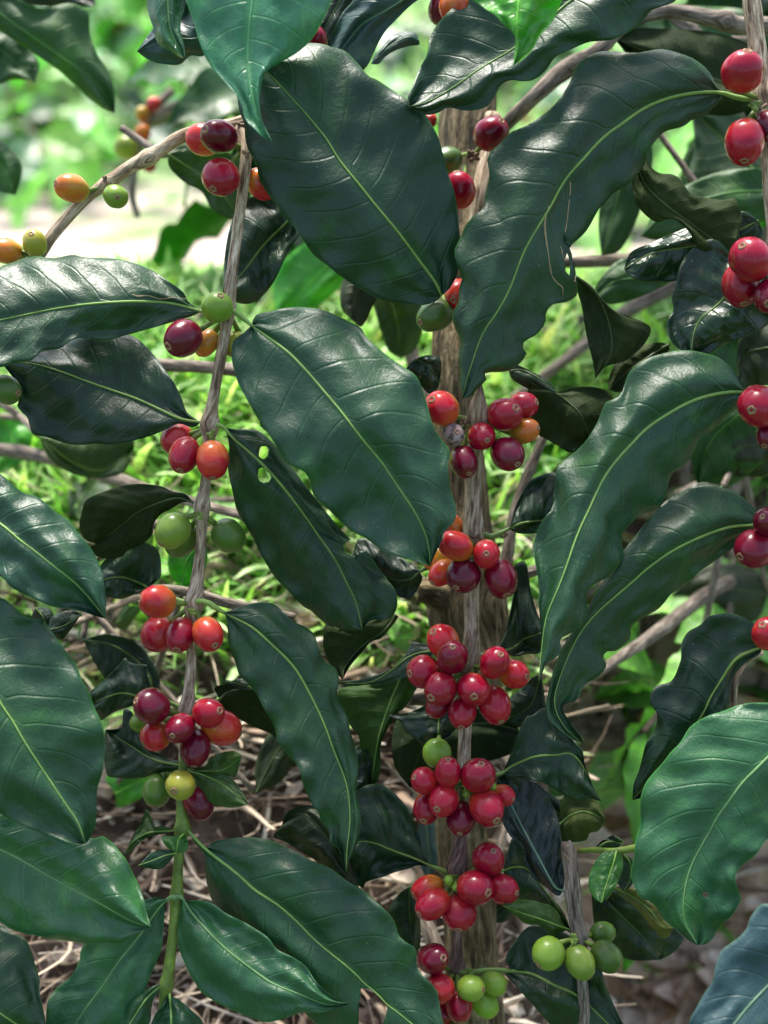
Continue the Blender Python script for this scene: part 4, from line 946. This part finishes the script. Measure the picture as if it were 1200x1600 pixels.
leaf(BE, '957,1386 990,1402 1015,1422 1035,1445 1052,1450', '985,1386 1013,1400 1030,1418 1047,1437', '970,1400 995,1420 1013,1442 1033,1465 1045,1462', (.604, .600), (.002, .003), 'v', nv=7, gl=.45).color = (.10, .11, .02, .45)
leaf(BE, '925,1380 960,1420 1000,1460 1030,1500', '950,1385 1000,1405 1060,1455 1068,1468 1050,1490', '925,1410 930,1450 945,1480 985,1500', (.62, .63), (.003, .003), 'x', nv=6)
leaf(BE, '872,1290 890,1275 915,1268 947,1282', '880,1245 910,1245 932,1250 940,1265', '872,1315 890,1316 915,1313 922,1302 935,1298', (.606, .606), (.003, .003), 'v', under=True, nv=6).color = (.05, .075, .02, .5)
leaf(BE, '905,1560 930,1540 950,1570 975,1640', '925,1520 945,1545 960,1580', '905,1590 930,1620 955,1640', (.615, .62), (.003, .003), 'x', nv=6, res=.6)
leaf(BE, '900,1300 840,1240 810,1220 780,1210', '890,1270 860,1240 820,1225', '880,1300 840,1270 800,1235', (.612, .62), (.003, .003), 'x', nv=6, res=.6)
tube('tendril', [(905, 1330, .60, 4), (925, 1328, .595, 4.5), (955, 1330, .585, 5), (975, 1328, .583, 5.5), (1000, 1323, .58, 6), (1030, 1318, .58, 6)], BE, GREEN_STEM, sides=8)

# ------------------------------------------------------------------ cherries (front ones first in each cluster)
def cl(br, node, items, d0):
    for it in items:
        x, y, r, k = it[:4]; nav = it[4] if len(it) > 4 else None; d = it[5] if len(it) > 5 else d0
        cherry(br, x, y, r, k, nav, node, d)
cl(BA, (380, 232, .588), [(342, 213, 30, 'd'), (345, 277, 30, 'r', (-10, 22)), (318, 218, 27, 'o')], .575)
cherry(BA, 408, 288, 25, 'o', None, (386, 262, .588), .592)
cl(BA, (357, 488, .585), [(340, 480, 25, 'g', (7, -15)), (286, 529, 31, 'd', (-20, 14)), (323, 536, 22, 'a', None, .588), (367, 538, 21, 'y', (-8, 16), .592)], .572)
cl(BA, (328, 668, .585), [(332, 719, 30, 'o', (2, 27)), (288, 711, 29, 'r', (-4, 23)), (276, 686, 26, 'r')], .574)
cl(BA, (315, 800, .585), [(270, 829, 29, 'g', (-17, 20)), (284, 844, 29, 'k'), (357, 837, 28, 'k', None, .588)], .578)
cl(BA, (303, 942, .585), [(325, 991, 28, 'o', (13, 15)), (282, 992, 28, 'r', (-3, 20)), (247, 991, 28, 'r'), (246, 940, 28, 'o', (-24, -4))], .573)
cl(BA, (292, 1120, .585), [(281, 1138, 27, 'c', (-7, 7)), (237, 1103, 29, 'd', (-22, -10)), (326, 1114, 26, 'r', (19, -6)), (305, 1169, 28, 'd', (0, 24)), (243, 1150, 24, 'o', None), (346, 1137, 31, 'o'), (222, 1129, 20, 'g', None, .60)], .572)
cl(BA, (285, 1205, .585), [(282, 1227, 24, 'y', (-7, 5), .57), (310, 1255, 27, 'd', None, .583)], .572)
cl(BB, (167, 287, .60), [(112, 294, 26, 'a', (-20, -4)), (181, 307, 20, 'g', (6, 6))], .592)
cl(BB, (62, 398, .60), [(54, 380, 22, 'y', (0, -10)), (8, 392, 24, 'a'), (26, 396, 16, 'y')], .592)
cherry(BL, 10, 609, 25, 'k', (21, 6), None, .575)
cl(BC, (742, 655, .60), [(752, 682, 25, 'r', (7, 7)), (690, 638, 29, 'o', (-16, -12)), (708, 680, 20, 'w', (5, -4)), (793, 709, 29, 'd'), (790, 647, 28, 'r', (14, -8)), (725, 722, 26, 'd', (6, 18)), (820, 673, 23, 'a', (18, -4)), (817, 634, 24, 'r')], .580)
cl(BC, (740, 845, .60), [(760, 866, 25, 'o', (-2, -2)), (712, 853, 28, 'o', (-21, -12)), (724, 899, 28, 'd', (-12, 18)), (782, 904, 31, 'c', (8, 24)), (691, 895, 23, 'o'), (683, 872, 23, 'a', None, .602), (702, 823, 23, 'o', None, .605)], .578)
cl(BC, (735, 1040, .60), [(707, 1027, 29, 'c', (-1, -17)), (740, 1077, 27, 'r', (-1, 8)), (688, 1077, 28, 'r', (-15, 10)), (773, 1035, 28, 'r', (7, -14)), (662, 1050, 27, 'r', (-22, 1)), (773, 1102, 30, 'r', (8, 22)), (722, 1112, 26, 'r', (-2, 20)), (692, 1001, 27, 'o'), (803, 1053, 25, 'o'), (685, 1102, 22, 'c')], .576)
cherry(BC, 683, 1177, 23, 'g', (-3, 20), (686, 1150, .606), .595)
cl(BC, (724, 1222, .60), [(693, 1251, 27, 'r', (-11, 8)), (760, 1262, 30, 'r', (13, 14)), (747, 1211, 28, 'r', (4, -21)), (700, 1206, 24, 'r', (0, -21)), (720, 1279, 27, 'c'), (663, 1220, 22, 'r', (-16, -8)), (667, 1263, 25, 'r', (-6, 15)), (786, 1243, 19, 'o')], .578)
cl(BC, (716, 1368, .60), [(743, 1387, 29, 'r', (18, 2)), (763, 1343, 28, 'r', (6, -18)), (676, 1413, 28, 'r', (-20, 10)), (718, 1426, 28, 'r', (-3, 22)), (785, 1389, 26, 'r'), (668, 1389, 25, 'o')], .580)
cl(BC, (713, 1520, .60), [(736, 1544, 22, 'g', (18, -2)), (717, 1572, 25, 'r', (2, 19)), (677, 1498, 27, 'c', (14, -8)), (688, 1544, 24, 'o'), (772, 1537, 21, 'g', None, .590), (757, 1568, 23, 'g'), (689, 1580, 22, 'r'), (712, 1608, 20, 'g')], .578)
for (x, y) in ((728, 1239), (768, 1228), (701, 1375), (712, 1385)): cherry(BC, x, y, 8, 'g', (1, 1), (724, 1222 if y < 1300 else 1368, .60), .582, False)
cl(BD, (1192, 155, .59), [(1160, 112, 33, 'r', (3, -26)), (1163, 222, 36, 'r', (-4, 32)), (1200, 197, 26, 'd')], .574)
cl(BD, (1216, 425, .59), [(1173, 405, 36, 'r', (-20, -16)), (1157, 446, 34, 'r', (2, 30)), (1205, 462, 32, 'c')], .568)
cl(BD, (1224, 612, .59), [(1187, 635, 35, 'r', (-20, 8)), (1200, 680, 22, 'd')], .572)
cl(BD, (1226, 832, .59), [(1202, 815, 28, 'c'), (1178, 858, 31, 'c')], .576)
cherry(BD, 1200, 990, 28, 'o', (-14, -15), (1228, 1010, .59), .575)
cl(BE, (904, 1465, .59), [(906, 1504, 26, 'g', (12, 20)), (857, 1490, 26, 'g', (-18, 13)), (948, 1495, 26, 'k', (18, 13)), (942, 1458, 20, 'k', None, .595)], .578)
cl(BT, (720, -60, .58), [(711, 12, 26, 'o'), (690, 15, 24, 'd')], .588)
cherry(BT, 493, 64, 22, 'c', None, None, .61)
cherry(T, 768, 209, 28, 'c', (14, -14), (742, 240, .64), .622); cherry(T, 717, 297, 28, 'r', (-4, -25), (726, 258, .64), .625); cherry(T, 697, 252, 26, 'k', None, (730, 240, .64), .635)
cherry(T, 672, 189, 12, 'r', None, None, .70); cherry(T, 716, 460, 25, 'o', (-8, 12), (700, 450, .61), .60); cherry(T, 680, 493, 30, 'k', (-22, 12), (692, 462, .61), .598)
for (br, x, y, d, r, n, g) in ((BA, 360, 492, .577, 5, 6, 0), (BA, 330, 676, .577, 6, 6, 1), (BA, 312, 806, .577, 6, 7, 1), (BA, 300, 955, .577, 6, 9, 1), (BA, 288, 1124, .578, 6, 6, 1), (BA, 384, 240, .58, 7, 6, 0),
      (BC, 745, 665, .588, 9, 8, 1), (BC, 730, 655, .588, 8, 7, 0), (BC, 745, 842, .588, 8, 6, 0), (BC, 730, 1045, .588, 8, 7, 0), (BC, 726, 1232, .588, 7, 7, 1), (BC, 700, 1376, .588, 8, 9, 1), (BC, 730, 1522, .59, 8, 7, 1),
      (BD, 1180, 165, .58, 9, 9, 1), (BD, 1190, 172, .58, 8, 6, 0), (BE, 895, 1465, .58, 8, 7, 1), (BE, 885, 1340, .58, 5, 5, 0), (T, 738, 245, .635, 9, 9, 0), (BB, 378, 200, .59, 8, 6, 0), (BB, 165, 282, .592, 6, 4, 0), (BA, 283, 1292, .575, 4, 4, 1), (BC, 790, 835, .594, 4, 5, 0)):
    bud(br, x, y, d, r, n, bool(g))

# ------------------------------------------------------------------ twigs behind
TW = [
 ('thick grey brown limb crossing behind the top right leaves', [(1200, 42, .67, 15), (1150, 38, .67, 13), (1135, 32, .67, 17), (1110, 28, .67, 13), (1040, 18, .67, 11), (980, 38, .67, 11), (930, 82, .67, 12), (890, 104, .68, 15), (840, 146, .68, 12), (800, 185, .69, 11), (760, 225, .70, 11)], BARK_GREY, 0),
 ('thin brown twig crossing low behind the left branch', [(-60, 695, .80, 11), (60, 712, .78, 11), (150, 738, .76, 11), (230, 765, .73, 10), (330, 792, .68, 8), (400, 812, .66, 8)], BARK_GREY, 0),
 ('straight twig behind the dark left leaf and the left stem', [(120, 565, .72, 9), (250, 570, .70, 10), (310, 573, .69, 10), (370, 580, .68, 10), (460, 600, .68, 9)], BARK_GREY, 0),
 ('grey twig behind the fifth cluster of the left branch', [(150, 930, .63, 6), (240, 920, .625, 7), (300, 926, .62, 8), (360, 943, .62, 8), (460, 965, .625, 7)], BARK_GREY, 0),
 ('blurred twig slanting down from the right edge past the wavy leaf', [(1260, 860, .88, 13), (1190, 890, .84, 13), (1110, 925, .78, 12), (1030, 985, .73, 11), (950, 1040, .69, 8), (880, 1090, .66, 6)], BARK_GREY, 0),
 ('short brown twig right of the torn leaf', [(880, 410, .72, 9), (940, 408, .73, 10), (1010, 402, .75, 10), (1080, 395, .76, 9)], BARK_GREY, 0),
 ('forked blurred limb rising behind the folded dark leaf', [(800, 625, .86, 8), (850, 588, .86, 9), (900, 550, .86, 9), (960, 500, .87, 11), (1030, 460, .88, 11), (1120, 420, .9, 11)], BARK_GREY, 0),
 ('blurred upright stick left of the trunk behind the centre leaf', [(615, 470, .80, 14), (628, 495, .80, 14), (640, 540, .80, 12), (655, 600, .80, 12), (690, 720, .80, 12)], BARK_GREY, 0),
 ('slender grey twig rising between the trunk and the right leaves', [(850, 680, .68, 7), (830, 730, .68, 8), (812, 775, .68, 9), (800, 820, .675, 9), (790, 880, .67, 10), (765, 960, .665, 11)], BARK_GREY, 0),
 ('short grey twig right of the second central cluster', [(900, 870, .66, 8), (840, 890, .66, 9), (800, 905, .665, 10), (760, 920, .67, 10)], BARK_GREY, 0),
 ('blurred dark limb low between the right leaves', [(840, 1155, 1.05, 18), (920, 1155, 1.05, 20), (1000, 1150, 1.05, 22), (1080, 1160, 1.05, 20)], BARK_GREY, 0),
 ('curved pale twig behind the lower right leaf', [(1190, 1020, .61, 5), (1165, 1030, .605, 7), (1150, 1055, .60, 7), (1146, 1085, .60, 6), (1148, 1110, .60, 5)], BARK_STEM, 0),
 ('brown twig at the right edge above the lower leaf pair', [(1260, 715, .82, 13), (1170, 735, .80, 14), (1110, 755, .78, 12), (1060, 775, .76, 10)], BARK_GREY, 0),
 ('dim grey twig behind the upper left cherries', [(230, 190, 1.0, 12), (300, 165, .98, 16), (370, 165, .96, 14), (450, 130, .95, 12)], BARK_GREY, 0),
 ('thin blurred twig with ripening cherries behind the diagonal branch', [(215, 340, .95, 5), (206, 300, .95, 6), (215, 240, .95, 7), (235, 180, .95, 7), (270, 140, .95, 7)], BARK_GREY, 1),
 ('pale forked stick leaning from the trunk foot', [(640, 1400, .70, 9), (668, 1450, .69, 12), (690, 1500, .685, 13), (720, 1560, .68, 15), (750, 1640, .68, 16)], BARK_GREY, 0),
]
def above(x, y, d, gap=.035):
    q, t_ = ground_hit(x, y)
    return min(d, t_ - gap) if q is not None else d
for lb, pl, m, fr in TW:
    pl = [(x, y, above(x, y, d), r) for x, y, d, r in pl]
    t = branch(lb, pl[0][0], pl[0][1], pl[0][2], 'twig', 'twig')
    tube('stem', pl, t, m, sides=12, bump=.14, freq=60, seed=pl[0][0])
    if fr:
        for (x, y, r, k) in ((240, 163, 12, 'r'), (223, 178, 12, 'a'), (223, 208, 14, 'o'), (197, 230, 19, 'y'), (233, 257, 13, 'r')): cherry(t, x, y, r, k, None, None, .94, False)

# ------------------------------------------------------------------ soft leaves in the middle distance
MB_ = [
 ('shaded leafy branch hanging into the upper left corner', -40, -20, .74, [
   ('-30,0 40,50 100,92 150,130 180,178', '10,-10 60,12 110,5 138,20 140,50 152,85 170,110 178,140', '-10,40 30,68 70,95 110,125 135,150 160,170', (.72, .74), 'g', 1),
   ('-40,60 10,85 55,130', '0,40 30,60 60,95', '-20,130 20,125 40,125', (.75, .75), 'g', 1),
   ('-40,240 0,255 25,305', '-10,215 20,235 35,265', '-40,290 0,300', (.75, .75), 'g', 1),
   ('-30,-30 60,-20 120,-5 150,8', '0,-50 80,-40 140,-20', '0,0 60,10 110,12', (.80, .80), 'x', 1)]),
 ('bright backlit leafy branch behind the gap under the large central leaf', 520, 330, .80, [
   ('540,380 500,430 460,470 430,500', '500,370 450,400 425,440 428,475', '550,420 520,460 480,490 450,500', (.80, .82), 'Y', 1),
   ('590,420 560,450 550,500', '560,420 535,440 533,480', '600,440 582,480 565,510', (.66, .66), 'u', 1),
   ('600,440 620,500 625,560', '580,450 590,500 605,545', '650,460 662,500 650,545', (.70, .72), 'v', 1)]),
 ('shaded leafy branch behind the diagonal branch near the top cherries', 250, 240, .70, [
   ('262,240 300,265 340,295 378,345', '290,225 340,230 385,260 392,300 388,330', '265,262 288,285 315,300 330,325 355,342', (.68, .70), 'v', 1)]),
 ('deep green leafy branch low on the left behind the dark leaf', 30, 650, .76, [
   ('0,650 20,690 0,740', '40,655 50,690 30,725', '-30,670 -30,700', (.80, .80), 'Y', 1),
   ('60,680 110,720 160,735 210,700', '100,670 160,665 205,680', '80,720 130,745 190,740', (.70, .72), 'v', 1),
   ('150,740 120,800 150,840', '180,770 170,810', '110,760 110,800', (.8, .8), 'v', 1)]),
 ('translucent leaves behind the green cherries of the left branch', 300, 860, .66, [
   ('310,850 290,880 285,918', '270,850 262,880 270,905', '325,870 315,900 300,915', (.65, .66), 'Y', 1),
   ('180,1240 210,1225 240,1215', '165,1215 200,1200 230,1205', '185,1262 215,1250 235,1235', (.80, .80), 'Y', 1)]),
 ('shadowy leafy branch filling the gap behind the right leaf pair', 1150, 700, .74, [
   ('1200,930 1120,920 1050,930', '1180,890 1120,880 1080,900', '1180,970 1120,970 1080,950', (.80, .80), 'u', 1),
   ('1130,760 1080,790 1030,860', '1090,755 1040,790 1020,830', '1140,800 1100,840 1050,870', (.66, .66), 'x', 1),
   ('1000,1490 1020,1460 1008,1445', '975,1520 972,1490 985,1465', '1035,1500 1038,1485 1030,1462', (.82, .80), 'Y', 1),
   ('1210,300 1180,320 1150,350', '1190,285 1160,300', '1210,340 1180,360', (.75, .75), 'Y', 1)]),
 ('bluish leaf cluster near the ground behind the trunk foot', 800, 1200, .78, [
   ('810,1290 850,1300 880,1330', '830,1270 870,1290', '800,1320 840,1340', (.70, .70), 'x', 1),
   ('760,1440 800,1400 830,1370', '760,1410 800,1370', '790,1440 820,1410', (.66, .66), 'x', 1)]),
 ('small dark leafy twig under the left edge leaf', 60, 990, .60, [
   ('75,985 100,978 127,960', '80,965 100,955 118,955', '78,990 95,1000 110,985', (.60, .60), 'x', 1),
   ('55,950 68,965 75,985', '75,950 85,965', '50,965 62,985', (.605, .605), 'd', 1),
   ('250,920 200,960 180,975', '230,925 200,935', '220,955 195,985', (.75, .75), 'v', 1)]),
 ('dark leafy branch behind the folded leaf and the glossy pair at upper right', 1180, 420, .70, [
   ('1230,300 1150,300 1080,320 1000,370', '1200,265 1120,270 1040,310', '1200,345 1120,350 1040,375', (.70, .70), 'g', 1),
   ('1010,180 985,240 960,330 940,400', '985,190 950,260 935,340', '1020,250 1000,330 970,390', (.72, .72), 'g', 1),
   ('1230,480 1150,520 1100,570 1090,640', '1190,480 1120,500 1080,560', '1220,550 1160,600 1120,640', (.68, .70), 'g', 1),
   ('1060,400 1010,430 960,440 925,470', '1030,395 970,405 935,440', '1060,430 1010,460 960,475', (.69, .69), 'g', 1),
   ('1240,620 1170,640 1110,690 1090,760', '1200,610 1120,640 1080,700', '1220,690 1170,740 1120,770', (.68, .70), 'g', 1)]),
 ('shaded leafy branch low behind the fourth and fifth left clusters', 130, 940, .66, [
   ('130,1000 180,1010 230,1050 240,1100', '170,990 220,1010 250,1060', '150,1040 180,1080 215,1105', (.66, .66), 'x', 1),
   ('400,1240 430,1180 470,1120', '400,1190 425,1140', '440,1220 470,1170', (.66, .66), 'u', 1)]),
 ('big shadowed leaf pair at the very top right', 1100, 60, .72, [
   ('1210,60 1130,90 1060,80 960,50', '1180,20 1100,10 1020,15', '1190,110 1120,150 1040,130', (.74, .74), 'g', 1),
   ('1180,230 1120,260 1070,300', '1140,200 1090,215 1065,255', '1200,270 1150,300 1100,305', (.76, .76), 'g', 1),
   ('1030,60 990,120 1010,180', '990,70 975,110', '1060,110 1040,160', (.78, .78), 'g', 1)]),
]
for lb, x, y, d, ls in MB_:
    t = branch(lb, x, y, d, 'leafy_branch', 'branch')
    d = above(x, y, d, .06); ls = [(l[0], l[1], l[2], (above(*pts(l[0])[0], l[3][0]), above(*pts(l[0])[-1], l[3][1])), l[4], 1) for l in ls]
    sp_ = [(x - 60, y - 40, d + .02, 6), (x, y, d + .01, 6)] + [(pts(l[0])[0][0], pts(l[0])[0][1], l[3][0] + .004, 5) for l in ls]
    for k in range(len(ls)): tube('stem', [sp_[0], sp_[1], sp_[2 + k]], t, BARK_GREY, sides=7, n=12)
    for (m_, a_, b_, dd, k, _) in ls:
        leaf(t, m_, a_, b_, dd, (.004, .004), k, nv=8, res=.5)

for i, (px, py, lb) in enumerate([(300, 560, 'small broad leaved weed in the grass beside the upper left stem'), (150, 880, 'small broad leaved weed in the grass under the left edge leaf'),
     (640, 960, 'weed with round leaves left of the trunk stub'), (900, 560, 'weed in the grass behind the upper right leaf tip'), (420, 840, 'weed in the grass under the torn leaf'), (180, 1010, 'weed at the border of grass and straw')]):
    q, t_ = ground_hit(px, py + 15)
    bush('weed', lb, 'weed', q.x, q.y, .035, .035, 10, 900 + i, ls=.22, tones=[(.12, .30, .05), (.20, .42, .10), (.08, .24, .05)])
for _o in SC.objects:
    if _o.type == 'MESH' and _o.data.name.startswith('Mesh'): _o.data.name = _o.name
print('OBJECTS', len(SC.objects), 'TRIS', sum(len(o.data.polygons) * 2 for o in SC.objects if o.type == 'MESH'))
